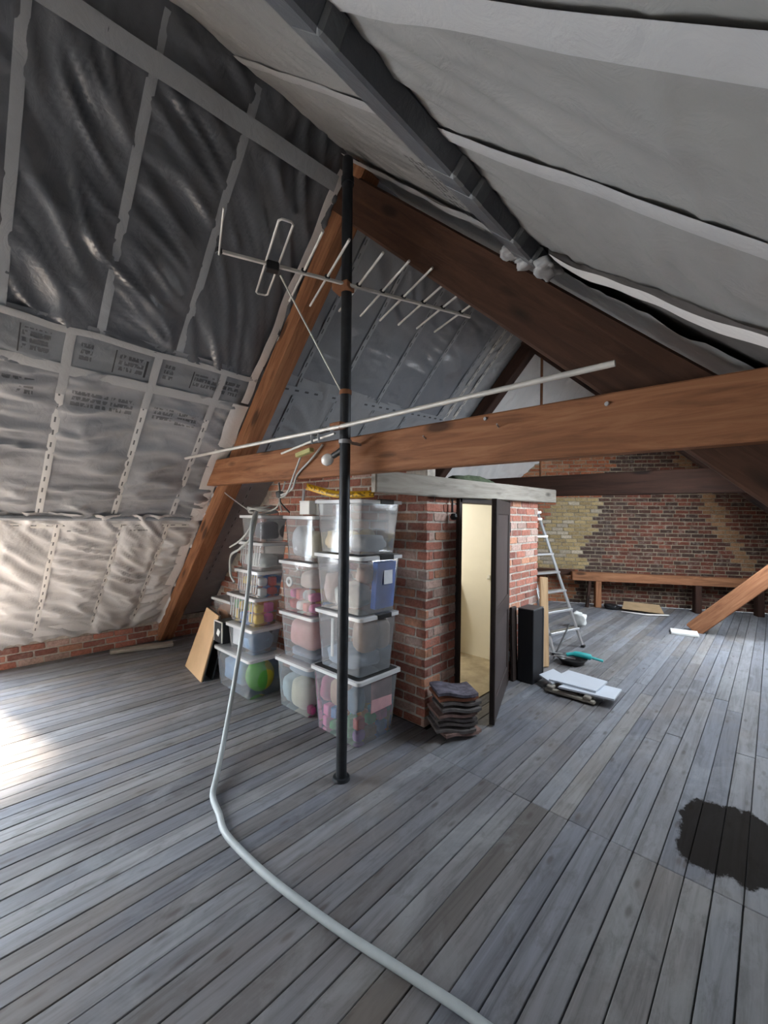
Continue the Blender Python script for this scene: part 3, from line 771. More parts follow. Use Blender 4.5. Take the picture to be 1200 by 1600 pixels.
# things inside the small room
cb = empty('cabinet', (-2.86, 4.1, .006), 'cream cabinet standing against the room wall inside the doorway', 'cabinet')
box('cabinet_body', (-2.90, 4.13, .40), (.30, .30, .78), MT['cream_dark'], cb)
box('cabinet_door', (-2.745, 4.13, .42), (.016, .27, .68), MT['cream_dark'], cb)
box('cabinet_top', (-2.89, 4.13, .80), (.34, .32, .025), MT['cream_dark'], cb)
hk = empty('wall_hook', (-2.35, 4.295, .95), 'small white hook on the cream room wall seen through the doorway', 'hook')
box('hook_plate', (-2.36, 4.292, .93), (.03, .012, .05), MT['white'], hk); box('hook_peg', (-2.36, 4.272, .915), (.015, .04, .014), MT['white'], hk)
lamp = empty('ceiling_lamp', (-3.0, 3.5, 1.8), 'round lamp on the ceiling of the small room', 'lamp')
lathe('lamp_shade', [(0, -.07), (.09, -.06), (.12, -.02), (.12, 0)], plain('lit_glass', (.9, .85, .7), .4, emit=((1, .9, .7), 3)), lamp, Matrix.Translation((-3.0, 3.5, 1.80)))
pt = bpy.data.lights.new('room_lamp', 'POINT'); pt.energy = 21; pt.color = (1, .97, .90); pt.shadow_soft_size = .09
po = bpy.data.objects.new('room_lamp', pt); COL.objects.link(po); po.location = (-3.0, 3.5, 1.62)

# ================================================================== POLE, ANTENNA
PX, PY = -1.925, 1.725
pole = empty('steel_pole', (PX, PY, 0), 'black painted steel pole standing from floor to ridge in front of the truss', 'pole')
tube('pole_shaft', [(PX, PY, 0.0), (PX-.012, PY, 1.9), (PX-.03, PY, 3.82)], .033, MT['steel'], pole, 16)
lathe('foot_plate', [(0, .018), (.05, .018), (.055, .0), (0, 0)], MT['steel'], pole, Matrix.Translation((PX, PY, 0)), 16)
lathe('collar', [(.034, -.02), (.040, -.02), (.040, .02), (.034, .02)], MT['steel'], pole, Matrix.Translation((PX-.028, PY, 3.68)), 16)
lathe('clamp_band', [(.034, -.012), (.040, -.012), (.040, .012), (.034, .012)], MT['zinc'], pole, Matrix.Translation((PX-.014, PY, 2.055)), 16)
beam('clamp_bolt', (PX-.014, PY+.02, 2.055), (PX-.014, 1.875, 2.055), .02, .02, MT['zinc'], pole)
lathe('rust_ring', [(.034, -.015), (.0375, -.012), (.0375, .012), (.034, .015)], MT['rust'], pole, Matrix.Translation((PX-.016, PY, 2.36)), 16)
AZ = 3.005
an = empty('tv_antenna', (-1.965, 1.70, AZ), 'long television antenna with many thin rods clamped high on the pole', 'antenna')
b0, b1 = Vector((-2.18, 1.02, AZ)), Vector((-1.565, 2.543, AZ))
bd = (b1-b0).normalized(); bp = Vector((bd.y, -bd.x, 0))
beam('boom', b0, b1, .018, .018, MT['alu_dull'], an, bev=.003)
L = (b1-b0).length
for k, (d, hl) in enumerate(((.30, .37), (.46, .38), (.60, .38), (.80, .36), (.96, .36), (1.11, .36), (1.26, .36), (1.41, .35), (1.56, .34))):
    c = b0+bd*d+Vector((0, 0, .012))
    if k == 0: continue
    tube('rod_element', [c-bp*hl, c+bp*hl], .0072, MT['alu_dull'], an, 8)
    box('element_clip', c, (.03, .03, .024), MT['black_plastic'], an, rot=(0, 0, math.atan2(bd.y, bd.x)))
c = b0+bd*.28
dp = []
for s in (-.035, .035):
    dp.append([c+bd*s-bp*.36+Vector((0, 0, .012)), c+bd*s+bp*.36+Vector((0, 0, .012))])
tube('dipole', [dp[0][0], dp[0][1], dp[0][1]+bp*.016+bd*.012, dp[1][1]+bp*.016-bd*.012, dp[1][1], dp[1][0], dp[1][0]-bp*.016-bd*.012, dp[0][0]-bp*.016+bd*.012, dp[0][0]], .0062, MT['alu_dull'], an, 8)
box('dipole_box', c+Vector((0, 0, -.012)), (.07, .05, .05), MT['black_plastic'], an, rot=(0, 0, math.atan2(bd.y, bd.x)))
tube('reflector_bar', [b0+Vector((.0, 0, -.02)), b0+bp*.32+Vector((0, 0, .02))], .005, MT['alu_dull'], an, 8)
box('end_clip', b0, (.03, .03, .03), MT['black_plastic'], an)
box('pole_clamp', (-1.95, 1.70, AZ-.004), (.11, .09, .045), MT['rust'], an, rot=(0, 0, .3))
tube('stay_rod', [c+Vector((.02, .04, -.05)), (PX-.03, PY-.03, 2.37)], .005, MT['alu_dull'], an, 8)
ar = empty('antenna_tube', (-1.9, 1.66, 2.135), 'long pale metal tube clamped level across the pole above the tie beam', 'tube')
tube('long_tube', [(-3.9, 1.553, 2.098), (-1.87, 1.66, 2.136), (-.44, 1.735, 2.187)], .0125, MT['alu_dull'], ar, 10)
tube('side_tube', [(-2.62, 1.72, 2.045), (-2.2, 1.68, 2.085), (-1.96, 1.66, 2.10)], .008, MT['alu_dull'], ar, 8)
box('tube_clamp', (-1.95, 1.672, 2.145), (.10, .05, .04), MT['rust'], ar)
box('tube_bracket', (-2.10, 1.66, 2.13), (.16, .03, .03), MT['dark_edge'], ar, rot=(0, -.05, 0))
for dx in (-2.17, -2.10): tube('wing_bolt', [(dx, 1.645, 2.11), (dx+.012, 1.64, 2.055)], .007, MT['zinc'], ar, 8)
box('yellow_plate', (-2.40, 1.76, 2.035), (.17, .04, .03), plain('pale_yellow', (.42, .40, .16), .6), ar, rot=(0, -.15, 0))
lb = empty('lamp_bulb', (-2.0, 1.70, 1.985), 'round white light bulb in a black holder clamped to the steel pole', 'light bulb')
tube('bulb_holder', [(PX-.03, PY-.01, 2.005), (PX-.105, PY-.015, 1.975)], .019, MT['black_plastic'], lb, 12)
lathe('bulb_glass', [(0, -.045), (.020, -.040), (.034, -.022), (.038, 0), (.034, .020), (.022, .036), (.014, .05)], MT['bulb'], lb,
      Matrix.Translation((PX-.155, PY-.02, 1.955)) @ Matrix.Rotation(R_(68), 4, 'Y'), 16)

# ================================================================== STORAGE BOXES
def tub_mesh(w, d, h, tp=.88, ribs=0):
    bm = bmesh.new(); n = 5; cr = .03
    def ring(W_, D_, z):
        out = []
        for (sx, sy, a0) in ((1, 1, 0), (-1, 1, 90), (-1, -1, 180), (1, -1, 270)):
            for k in range(n):
                a = R_(a0+90*k/(n-1)); out.append(bm.verts.new((sx*(W_/2-cr)+cr*math.cos(a), sy*(D_/2-cr)+cr*math.sin(a), z)))
        return out
    rs = [ring(w*tp, d*tp, .004), ring(w*(tp+1)/2, d*(tp+1)/2, h*.5), ring(w, d, h-.02)]
    for a, b_ in zip(rs, rs[1:]):
        for k in range(len(a)): bm.faces.new((a[k], a[(k+1) % len(a)], b_[(k+1) % len(a)], b_[k]))
    bm.faces.new(rs[0][::-1])
    return mesh_from(bm, 'tub', True, 35)
def rim_mesh(w, d, h, t=.018, hh=.032):
    bm = bmesh.new(); n = 4; cr = .034
    def ring(W_, D_, z):
        out = []
        for (sx, sy, a0) in ((1, 1, 0), (-1, 1, 90), (-1, -1, 180), (1, -1, 270)):
            for k in range(n):
                a = R_(a0+90*k/(n-1)); out.append(bm.verts.new((sx*(W_/2-cr)+cr*math.cos(a), sy*(D_/2-cr)+cr*math.sin(a), z)))
        return out
    a = [ring(w, d, h-hh), ring(w+2*t, d+2*t, h-hh+.004), ring(w+2*t, d+2*t, h-.004), ring(w-.0, d-.0, h)]
    for i in range(4):
        p, q = a[i], a[(i+1) % 4]
        for k in range(len(p)): bm.faces.new((p[k], p[(k+1) % len(p)], q[(k+1) % len(p)], q[k]))
    bmesh.ops.recalc_face_normals(bm, faces=bm.faces)
    return mesh_from(bm, 'rim', True, 35)
def storage_box(x0, x1, y0, y1, z0, z1, label, lid=None, latch=False, ribs=0, dz=.0):
    """extents are those of the rim"""
    w, d, h = x1-x0-.036, y1-y0-.036, z1-z0-.004
    c = ((x0+x1)/2, (y0+y1)/2, z0)
    t = empty('storage_box', c, label, 'storage box', 'clear plastic storage boxes stacked by the brick wall', R_(random.uniform(-1.2, 1.2)))
    M = world_m(t)
    tb_ = link('tub', tub_mesh(w, d, h), MT['tub'], t, M)
    link('rim', rim_mesh(w, d, h), MT['tub_rim'], t, M)
    bm = bmesh.new(); bm_box(bm, (0, 0, h-.010), (w+.008, d+.008, .010), None, .003)
    link('lid', mesh_from(bm, 'lid'), lid or MT['tub_rim'], t, M)
    if latch:
        for s in (-1, 1):
            bm = bmesh.new(); bm_box(bm, (s*(w/2+.020), 0.03, h-.014), (.010, .14, .034), None, .003)
            bm_box(bm, (s*(w/2+.005), .03, h+.0015), (.034, .14, .005), None, .001)
            link('latch', mesh_from(bm, 'latch'), MT['black_plastic'], t, M)
    if ribs:
        for k in range(ribs):
            xx = (k+.5)/ribs-.5
            bm = bmesh.new(); bm_box(bm, (xx*w*.86, -d*.475, h*.52), (.010, .006, h*.7), Euler((-math.atan(.06*d/h), 0, 0)).to_matrix().to_4x4(), .002)
            link('rib', mesh_from(bm, 'rib'), MT['tub_rim'], t, M)
    return t
def blob(name, c, s, mat, label, cat, seed=0, rough=.12, group=None):
    bm = bmesh.new(); bmesh.ops.create_icosphere(bm, subdivisions=3, radius=1)
    for v in bm.verts:
        p = v.co.copy(); q = Vector([math.copysign(abs(k)**.6, k) for k in p])
        q *= 1+rough*noise.noise(p*1.8+Vector((seed, seed, 0)))*1.5
        v.co = Vector((q.x*s[0]/2, q.y*s[1]/2, q.z*s[2]/2))
    zmin = min(v.co.z for v in bm.verts)
    for v in bm.verts: v.co.z -= zmin
    o = link(name, mesh_from(bm, name, True), mat, None, Matrix.Translation(c))
    return tag(o, label, cat, group)
def book(c, s, mat, label, rot=(0, 0, 0), name='folder', cat='folder'):
    e = box(name, c, s, mat, None, .004, rot); return tag(e, label, cat)
R0, R1 = -2.59, -2.045
GR = 'clear box at the right end, beside the brick pier'
zR = [0, .475, .905, 1.325, 1.722]
storage_box(R0, R1, 1.975, 2.43, zR[0], zR[1], 'big clear storage box full of toys on the floor nearest the brick pier', lid=MT['dark_edge'])
storage_box(R0+.02, R1, 1.99, 2.40, zR[1], zR[2], 'clear storage box with beige bundles, second from the floor beside the pier', latch=True)
storage_box(R0, R1+.01, 1.985, 2.42, zR[2], zR[3], 'clear storage box with a blue folder inside, third from the floor beside the pier', latch=True)
storage_box(R0, R1, 1.985, 2.42, zR[3], zR[4], 'clear storage box on top of the stack beside the pier', latch=True)
M0, M1 = -3.115, -2.635
zM = [0, .414, .795, 1.225, 1.60]
storage_box(M0, M1, 2.0, 2.42, zM[0], zM[1], 'clear storage box with a round pale toy, bottom of the middle stack')
storage_box(M0, M1, 2.03, 2.42, zM[1], zM[2], 'clear storage box filled with a pink blanket in the middle stack')
storage_box(M0, M1, 2.02, 2.42, zM[2], zM[3], 'clear storage box with small coloured toys and a white ring in the middle stack')
storage_box(M0+.03, M1+.01, 2.03, 2.42, zM[3], zM[4], 'clear storage box on top of the middle stack', latch=False)
L0, L1 = -3.91, -3.24
zL = [0, .361, .598, .862, 1.105, 1.36, 1.60]
storage_box(L0, L1, 1.845, 2.24, zL[0], zL[1], 'wide clear storage box with a green and yellow ball, leftmost on the floor')
storage_box(-3.78, -3.29, 1.89, 2.22, zL[1], zL[2], 'low clear storage box, second from the floor in the left stack')
storage_box(-3.86, -3.31, 1.93, 2.22, zL[2], zL[3], 'ribbed storage basket with bright coloured toys in the left stack', ribs=9)
storage_box(-3.72, -3.26, 1.93, 2.22, zL[3], zL[4], 'ribbed storage basket with playing pieces below the two top baskets', ribs=9)
storage_box(-3.68, -3.22, 1.93, 2.22, zL[4], zL[5], 'ribbed storage basket, second from the top of the left stack', ribs=9)
storage_box(-3.64, -3.22, 1.93, 2.22, zL[5], zL[6], 'storage basket on top of the left stack under the cable coil', latch=False)
storage_box(-4.45, -3.98, 2.06, 2.45, .42, .72, 'grey plastic box behind the leaning brown panel')
sb = box('support_crate', (-4.2, 2.26, .21), (.42, .34, .41), MT['black_plastic'], None); tag(sb, 'black crate on the floor behind the leaning brown panel', 'crate')
# contents
TOYC = [('red', (.60, .07, .07)), ('blue', (.06, .20, .58)), ('yellow', (.75, .50, .05)), ('green', (.08, .40, .12)), ('pink', (.75, .16, .38)), ('white', (.70, .70, .70)),
        ('orange', (.72, .28, .05)), ('purple', (.28, .12, .42)), ('brown', (.32, .17, .10)), ('turquoise', (.08, .45, .50))]
def toys(x0, x1, y0, y1, z0, nx_, ny_, nz_, cz, where, group, pick=None, seed=1):
    """a heap of small toys, one object each, set out cell by cell"""
    rg = random.Random(seed); k = rg.randrange(10)
    for iz in range(nz_):
        g = .02*iz/max(1, nz_)
        for ix in range(nx_):
            for iy in range(ny_):
                if ny_ > 2 and 0 < iy < ny_-1 and 0 < ix < nx_-1 and iz < nz_-1: continue
                cw, cd_ = (x1-x0)/nx_, (y1-y0)/ny_
                k += rg.choice((1, 3)); nm, c = TOYC[(pick[k % len(pick)] if pick else k) % 10]
                p = (x0+(ix+.5)*cw, y0+(iy+.5)*cd_, z0+iz*cz); sx, sy, sz = cw*rg.uniform(.72, .9), cd_*rg.uniform(.72, .9), cz*rg.uniform(.72, .93)
                lab = 'small %s toy, %s %s, %s layer, %s' % (nm, 'front' if iy == 0 else ('back' if iy == ny_-1 else 'middle'), ('first', 'second', 'third', 'fourth', 'fifth')[ix], 'lower' if iz == 0 else 'upper', where)
                if rg.random() < .45:
                    o = box('toy_block', (p[0], p[1], p[2]+sz*.5), (sx*.85, sy*.85, sz), colour(c), None, .006, (0, 0, rg.uniform(-.15, .15))); tag(o, lab, 'toy', group)
                else: blob('toy_piece', p, (sx, sy, sz), colour(c), lab, 'toy', rg.random()*50, .08, group)
toys(-2.52, -2.11, 2.03, 2.37, .010, 5, 3, 2, .085, 'big box by the pier', 'toys in the big box', seed=3)
blob('soft_toy', (-2.36, 2.10, .185), (.16, .12, .20), colour((.48, .30, .22)), 'brown soft toy at the front of the big box by the pier', 'toy', 4, .05)
blob('soft_toy', (-2.50, 2.13, .185), (.11, .18, .18), colour((.42, .08, .18)), 'dark red soft toy at the left of the big box by the pier', 'toy', 5)
blob('soft_toy', (-2.20, 2.10, .185), (.11, .12, .18), colour((.16, .30, .46)), 'blue soft toy at the right front corner of the big box', 'toy', 3)
blob('soft_toy', (-2.33, 2.28, .185), (.34, .18, .21), colour((.34, .33, .40)), 'grey soft toy at the back of the big box by the pier', 'toy', 6)
book((-2.078, 2.24, .315), (.008, .22, .22), colour((.62, .36, .38)), 'pink framed board inside the big box by the pier', name='toy_board', cat='toy board')
blob('cloth_bundle', (-2.16, 2.15, .62), (.15, .18, .24), colour((.52, .38, .31)), 'beige cloth bundle in the second box beside the pier', 'cloth', 7, .05)
blob('cloth_bundle', (-2.16, 2.30, .62), (.14, .12, .22), colour((.55, .42, .35)), 'second beige cloth bundle beside the first in the second box', 'cloth', 8, .05)
blob('cloth_bundle', (-2.34, 2.20, .485), (.42, .28, .12), colour((.30, .38, .48)), 'blue grey cloth lying in the second box beside the pier', 'cloth', 9)
book((-2.39, 2.032, .70), (.03, .01, .28), colour((.75, .75, .74)), 'white strip standing in the second box beside the pier', name='white_strip', cat='strip')
book((-2.105, 2.27, 1.10), (.05, .20, .34), colour((.01, .13, .62)), 'bright blue folder in the third box beside the pier', rot=(0, .07, 0))
tag(box('paper_label', (-2.058, 2.27, 1.16), (.003, .09, .10), colour((.72, .74, .78)), None, 0), 'white paper label on the box holding the blue folder', 'label')
blob('plastic_bag', (-2.29, 2.14, .92), (.23, .22, .18), colour((.36, .40, .38)), 'grey green plastic bag in the third box beside the pier', 'bag', 10)
blob('soft_toy', (-2.49, 2.18, .92), (.13, .24, .24), colour((.55, .42, .38)), 'pale pink bundle in the third box beside the pier', 'toy', 11)
blob('soft_toy', (-2.15, 2.12, 1.12), (.12, .10, .11), colour((.45, .28, .22)), 'small brown toy next to the blue folder', 'toy', 12)
blob('paper_bundle', (-2.42, 2.15, 1.34), (.22, .24, .14), colour((.66, .50, .25)), 'yellowish bundle in the top box beside the pier', 'bundle', 13)
blob('paper_bundle', (-2.19, 2.18, 1.34), (.20, .26, .12), colour((.48, .49, .50)), 'grey bundle in the top box beside the pier', 'bundle', 14)
blob('paper_bundle', (-2.34, 2.33, 1.335), (.12, .09, .16), colour((.75, .62, .40)), 'small cream bundle in the top box beside the pier', 'bundle', 15)
# middle stack contents
blob('soft_toy', (-2.84, 2.13, .012), (.22, .18, .25), colour((.66, .66, .52)), 'round pale yellow toy in the bottom box of the middle stack', 'toy', 16, .05)
blob('toy_piece', (-2.70, 2.09, .012), (.07, .05, .07), colour((.65, .10, .30)), 'small pink toy piece in the bottom box of the middle stack', 'toy', 17)
blob('cloth_bundle', (-2.87, 2.22, .27), (.40, .28, .10), colour((.30, .38, .46)), 'blue grey cloth at the top of the bottom middle box', 'cloth', 18)
blob('cloth_bundle', (-3.01, 2.18, .012), (.14, .26, .24), colour((.34, .46, .50)), 'blue toy bundle at the left of the bottom middle box', 'toy', 19)
blob('blanket', (-2.86, 2.21, .487), (.38, .27, .25), colour((.60, .31, .29)), 'folded pink blanket in the middle stack', 'blanket', 20, .07)
blob('blanket', (-2.86, 2.22, .425), (.36, .26, .05), colour((.28, .33, .42)), 'blue cloth under the pink blanket', 'cloth', 21)
toys(-3.05, -2.70, 2.08, 2.36, .805, 4, 2, 2, .09, 'box with white ring', 'toys in the box with the white ring', pick=(0, 2, 4, 6, 5, 1), seed=5)
blob('soft_toy', (-2.80, 2.20, .99), (.20, .24, .15), colour((.62, .52, .46)), 'pale soft toy above the small toys beside the white ring', 'toy', 33, .06)
ring = empty('white_ring', (-2.985, 2.035, 1.0), 'white ring against the front of a clear box in the middle stack', 'ring')
lathe('ring_band', [(.02, -.006), (.042, -.006), (.042, .006), (.02, .006), (.02, -.006)], MT['white'], ring, Matrix.Translation((-2.985, 2.058, 1.04)) @ Matrix.Rotation(math.pi/2, 4, 'X'), 20)
blob('paper_bundle', (-2.92, 2.16, 1.245), (.14, .18, .26), colour((.55, .58, .62)), 'grey paper bundle in the top box of the middle stack', 'bundle', 40)
blob('paper_bundle', (-2.74, 2.18, 1.245), (.12, .18, .22), colour((.62, .56, .42)), 'cream bundle in the top box of the middle stack', 'bundle', 41)
# left stack contents
bl = empty('play_ball', (-3.36, 2.02, .012), 'green and yellow play ball in the wide box of the left stack', 'ball')
bm = bmesh.new(); bmesh.ops.create_uvsphere(bm, u_segments=24, v_segments=16, radius=.125)
for v in bm.verts: v.co.z *= 1.12
bo = link('ball_body', mesh_from(bm, 'ball', True), colour((.10, .38, .05)), bl, Matrix.Translation((-3.375, 2.03, .165)))
bo.data.materials.append(colour((.55, .46, .03)))
for p in bo.data.polygons:
    if p.center.y > .01: p.material_index = 1
blob('cloth_bundle', (-3.66, 2.03, .012), (.36, .28, .26), colour((.20, .34, .52)), 'blue plastic bag in the wide box of the left stack', 'bag', 43)
blob('cloth_bundle', (-3.45, 2.04, .375), (.26, .24, .16), colour((.22, .32, .46)), 'dark blue cloth in the low box of the left stack', 'cloth', 44)
book((-3.62, 1.945, .47), (.16, .02, .15), colour((.62, .63, .65)), 'white card in the low box of the left stack', name='card_sheet', cat='card')
toys(-3.80, -3.37, 1.98, 2.18, .608, 5, 2, 2, .10, 'lower ribbed basket', 'toys in the lower ribbed basket', pick=(2, 4, 3, 6, 1, 9), seed=8)
toys(-3.66, -3.32, 1.98, 2.18, .872, 4, 2, 2, .085, 'upper ribbed basket', 'toys in the upper ribbed basket', pick=(5, 0, 2, 5, 8, 1), seed=11)
blob('paper_bundle', (-3.45, 2.07, 1.12), (.36, .20, .12), colour((.56, .57, .54)), 'pale bundle in the basket second from the top', 'bundle', 66)
blob('paper_bundle', (-3.36, 2.07, 1.375), (.16, .20, .16), colour((.10, .10, .12)), 'dark bundle in the top basket of the left stack', 'bundle', 67)
blob('soft_toy', (-4.2, 2.22, .44), (.34, .28, .20), colour((.55, .33, .22)), 'orange brown bundle in the grey box behind the panel', 'bundle', 68)
# black file box on the wide box
fb = empty('file_box', (-3.86, 1.98, .365), 'black file box with pale corner rods on the rim of the wide box', 'file box')
box('file_body', (-3.875, 2.0, .475), (.17, .24, .20), MT['black_plastic'], fb)
for x in (-3.955, -3.795): tube('corner_rod', [(x, 1.877, .385), (x, 1.877, .575)], .007, MT['alu_dull'], fb, 8)
tube('top_rod', [(-3.955, 1.877, .575), (-3.795, 1.877, .575)], .007, MT['alu_dull'], fb, 8)
box('emblem', (-3.875, 1.878, .47), (.05, .004, .06), MT['white'], fb, rot=(0, .5, 0))
# leaning panel
pn = empty('hardboard_sheet', (-4.25, 1.85, 0), 'tan hardboard sheet leaning against the left stack of boxes', 'panel')
q = [Vector((-4.53, 1.84, 0.0)), Vector((-3.98, 1.765, 0.0)), Vector((-3.985, 1.93, .60)), Vector((-4.38, 1.99, .615))]
slab('panel_face', q, (.004, .012, -.002), MT['hardboard'], pn)
q2 = [v+Vector((.004, .0125, -.001)) for v in q]; slab('panel_back', q2, (.002, .012, 0), MT['dark_edge'], pn)
dpn = slab('dark_board', [(-4.30, 1.90, 0), (-3.96, 1.86, 0), (-3.97, 1.985, .42), (-4.28, 2.02, .42)], (.002, .014, 0), MT['black_plastic'])
tag(dpn, 'black board standing behind the tan leaning panel', 'board')
# top of the stacks
jb = empty('junction_box', (-2.72, 2.1, 1.60), 'small white electrical box on top of the middle stack', 'electrical box')
box('box_body', (-2.785, 2.10, 1.655), (.13, .10, .10), MT['white'], jb); box('box_lid', (-2.785, 2.10, 1.71), (.137, .107, .014), MT['white'], jb)
box('aerial_stub', (-2.84, 2.08, 1.765), (.03, .012, .10), MT['zinc'], jb, rot=(0, .1, 0))
sw = box('white_block', (-2.665, 2.16, 1.665), (.09, .10, .13), MT['white'], None); tag(sw, 'white block wedged beside the top box near the pole', 'block')
cc = empty('cable_coil', (-3.42, 2.05, 1.60), 'tangled coil of grey cable on top of the left stack', 'cable coil')
for k in range(5):
    pts = []
    for i in range(40):
        a = i/40*2*math.pi*1.6+k*1.1
        pts.append((-3.42+(.17+.02*math.sin(3*a+k))*math.cos(a), 2.05+(.10+.015*math.cos(2*a+k))*math.sin(a), 1.615+.012*k+.012*math.sin(2*a+k*2)))
    tube('cable_loop', pts, .0085, MT['cable'], cc, 6)
for k, pts in enumerate(([(-3.30, 1.92, 1.62), (-3.20, 1.86, 1.55), (-3.24, 1.84, 1.40), (-3.40, 1.83, 1.30), (-3.62, 1.86, 1.22), (-3.66, 1.88, 1.05), (-3.60, 1.89, .98)],
                         [(-3.34, 1.92, 1.62), (-3.28, 1.86, 1.50), (-3.40, 1.84, 1.38), (-3.62, 1.85, 1.30)],
                         [(-3.55, 2.0, 1.63), (-3.85, 1.98, 1.75), (-4.15, 1.97, 1.88)],
                         [(-3.30, 1.98, 1.62), (-3.08, 1.98, 1.66), (-2.98, 1.97, 1.80), (-2.93, 1.96, 1.87)])):
    tube('cable_tail', smooth_path(pts, 6), (.011, .009, .005, .007)[k], MT['cable'], cc, 6)
wr = empty('wire_bunch', (-2.95, 1.94, 1.86), 'bunch of loose wires hanging from the tie beam above the boxes', 'wires')
for k, pts in enumerate(([(-3.02, 1.96, 1.87), (-3.02, 1.97, 1.72), (-3.03, 2.0, 1.62)], [(-2.97, 1.93, 1.86), (-2.93, 1.92, 1.76), (-2.97, 1.95, 1.70), (-2.90, 1.99, 1.62)],
                         [(-2.50, 1.80, 2.02), (-2.62, 1.83, 1.90), (-2.78, 1.88, 1.77), (-2.95, 1.93, 1.74)], [(-2.3, 1.84, 2.09), (-2.42, 1.835, 2.0), (-2.60, 1.845, 1.90), (-2.70, 1.87, 1.80), (-2.92, 1.92, 1.76)])):
    tube('wire', smooth_path(pts, 6), (.007, .006, .008, .008)[k], (MT['cable'], MT['cable_dark'], MT['cable'], MT['cable'])[k], wr, 6)
blob('wire_knot', (-2.96, 1.93, 1.735), (.06, .05, .06), MT['cable_dark'], 'dark connector knot', 'connector', 70)
setp(bpy.data.objects['wire_knot'], wr); [bpy.data.objects['wire_knot'].__delitem__(k) for k in ('label', 'category')]
# yellow strip
def ribbon(name, pts, wv, mat, parent):
    P = smooth_path(pts, 6); bm = bmesh.new(); uvl = bm.loops.layers.uv.new('UVMap'); wv = Vector(wv); rows = []; s = 0
    for i, p in enumerate(P):
        if i: s += (p-P[i-1]).length
        rows.append((bm.verts.new(p), bm.verts.new(p+wv), s))
    for a, b_ in zip(rows, rows[1:]):
        f = bm.faces.new((a[0], b_[0], b_[1], a[1]))
        for lp_, uv in zip(f.loops, ((a[2], 0), (b_[2], 0), (b_[2], 1), (a[2], 1))): lp_[uvl].uv = uv
    o = link(name, mesh_from(bm, name, True), mat, parent)
    md = o.modifiers.new('thickness', 'SOLIDIFY'); md.thickness = .003
    return o
ys = empty('yellow_strip', (-2.5, 2.0, 1.73), 'yellow printed strip lying over the top box beside the pole', 'strip')
ribbon('strip_band', [(-2.73, 2.02, 1.805), (-2.60, 2.03, 1.775), (-2.42, 2.04, 1.738), (-2.22, 2.05, 1.728), (-2.10, 2.10, 1.732), (-2.07, 2.12, 1.735)], (0, .012, .05), MT['yellow'], ys)
# hose
hp = [(-3.26, 1.90, 1.62), (-3.19, 1.82, 1.52), (-3.17, 1.80, 1.30), (-3.13, 1.76, 1.0), (-3.06, 1.68, .68), (-2.90, 1.53, .34), (-2.66, 1.34, .10), (-2.44, 1.19, .035), (-2.30, 1.10, .022), (-2.14, 1.06, .018), (-1.99, 1.02, .018), (-1.76, 1.02, .018),
      (-1.52, 1.04, .018), (-1.20, 1.09, .018), (-.92, 1.15, .018), (-.66, 1.20, .018), (-.35, 1.22, .018), (-.05, 1.15, .018)]
tag(tube('conduit_hose', smooth_path(hp, 8), .0165, MT['hose'], None, 12), 'grey flexible conduit running from the stacked boxes across the floor', 'hose')
# ================================================================== ROOF TILES
tm = []
def tile_mesh():
    bm = bmesh.new(); n = 14; W_, D_, T = .30, .22, .020
    def h(u): return .011*math.sin(u*2*math.pi*.95+.5)
    vs = []
    for s in (0, 1):
        for j in (0, 1):
            for i in range(n+1):
                u = i/n; vs.append(bm.verts.new(((u-.5)*W_, (j-.5)*D_, h(u)+s*T)))
    def id_(s, j, i): return vs[(s*2+j)*(n+1)+i]
    for i in range(n):
        bm.faces.new((id_(1, 0, i), id_(1, 0, i+1), id_(1, 1, i+1), id_(1, 1, i)))
        bm.faces.new((id_(0, 0, i+1), id_(0, 0, i), id_(0, 1, i), id_(0, 1, i+1)))
        for j in (0, 1): bm.faces.new((id_(0, j, i), id_(0, j, i+1), id_(1, j, i+1), id_(1, j, i)))
    for i in (0, n): bm.faces.new((id_(0, 0, i), id_(0, 1, i), id_(1, 1, i), id_(1, 0, i)))
    bm_box(bm, (.12, -.09, .0), (.03, .02, .03))
    bmesh.ops.recalc_face_normals(bm, faces=bm.faces)
    return mesh_from(bm, 'roof_tile', True, 40)
tl_names = ['pinkish roof tile at the very bottom of the tile stack', 'grey roof tile second from the bottom of the tile stack', 'grey roof tile third from the bottom of the tile stack', 'grey roof tile fourth from the bottom of the tile stack',
            'pinkish roof tile in the middle of the tile stack', 'grey roof tile above the middle of the stack', 'wide grey roof tile jutting right near the top of the stack', 'orange red roof tile just below the top one', 'mossy bluish roof tile on top of the tile stack']
tmats = ['tile_pink', 'tile_grey', 'tile_grey', 'tile_grey', 'tile_pink', 'tile_grey', 'tile_grey', 'tile_red', 'tile_blue']
tme = tile_mesh()
for k in range(9):
    me = tme.copy(); 
    o = link('roof_tile', me, MT[tmats[k]], None, Matrix.Translation((-1.735+random.uniform(-.015, .02), 2.655+random.uniform(-.02, .02), .030+k*.0365)) @ Euler((R_(random.uniform(-2, 2)), R_(random.uniform(-2, 2)), R_(62+random.uniform(-8, 8)))).to_matrix().to_4x4())
    tag(o, tl_names[k], 'roof tile', 'roof tiles stacked by the pier')
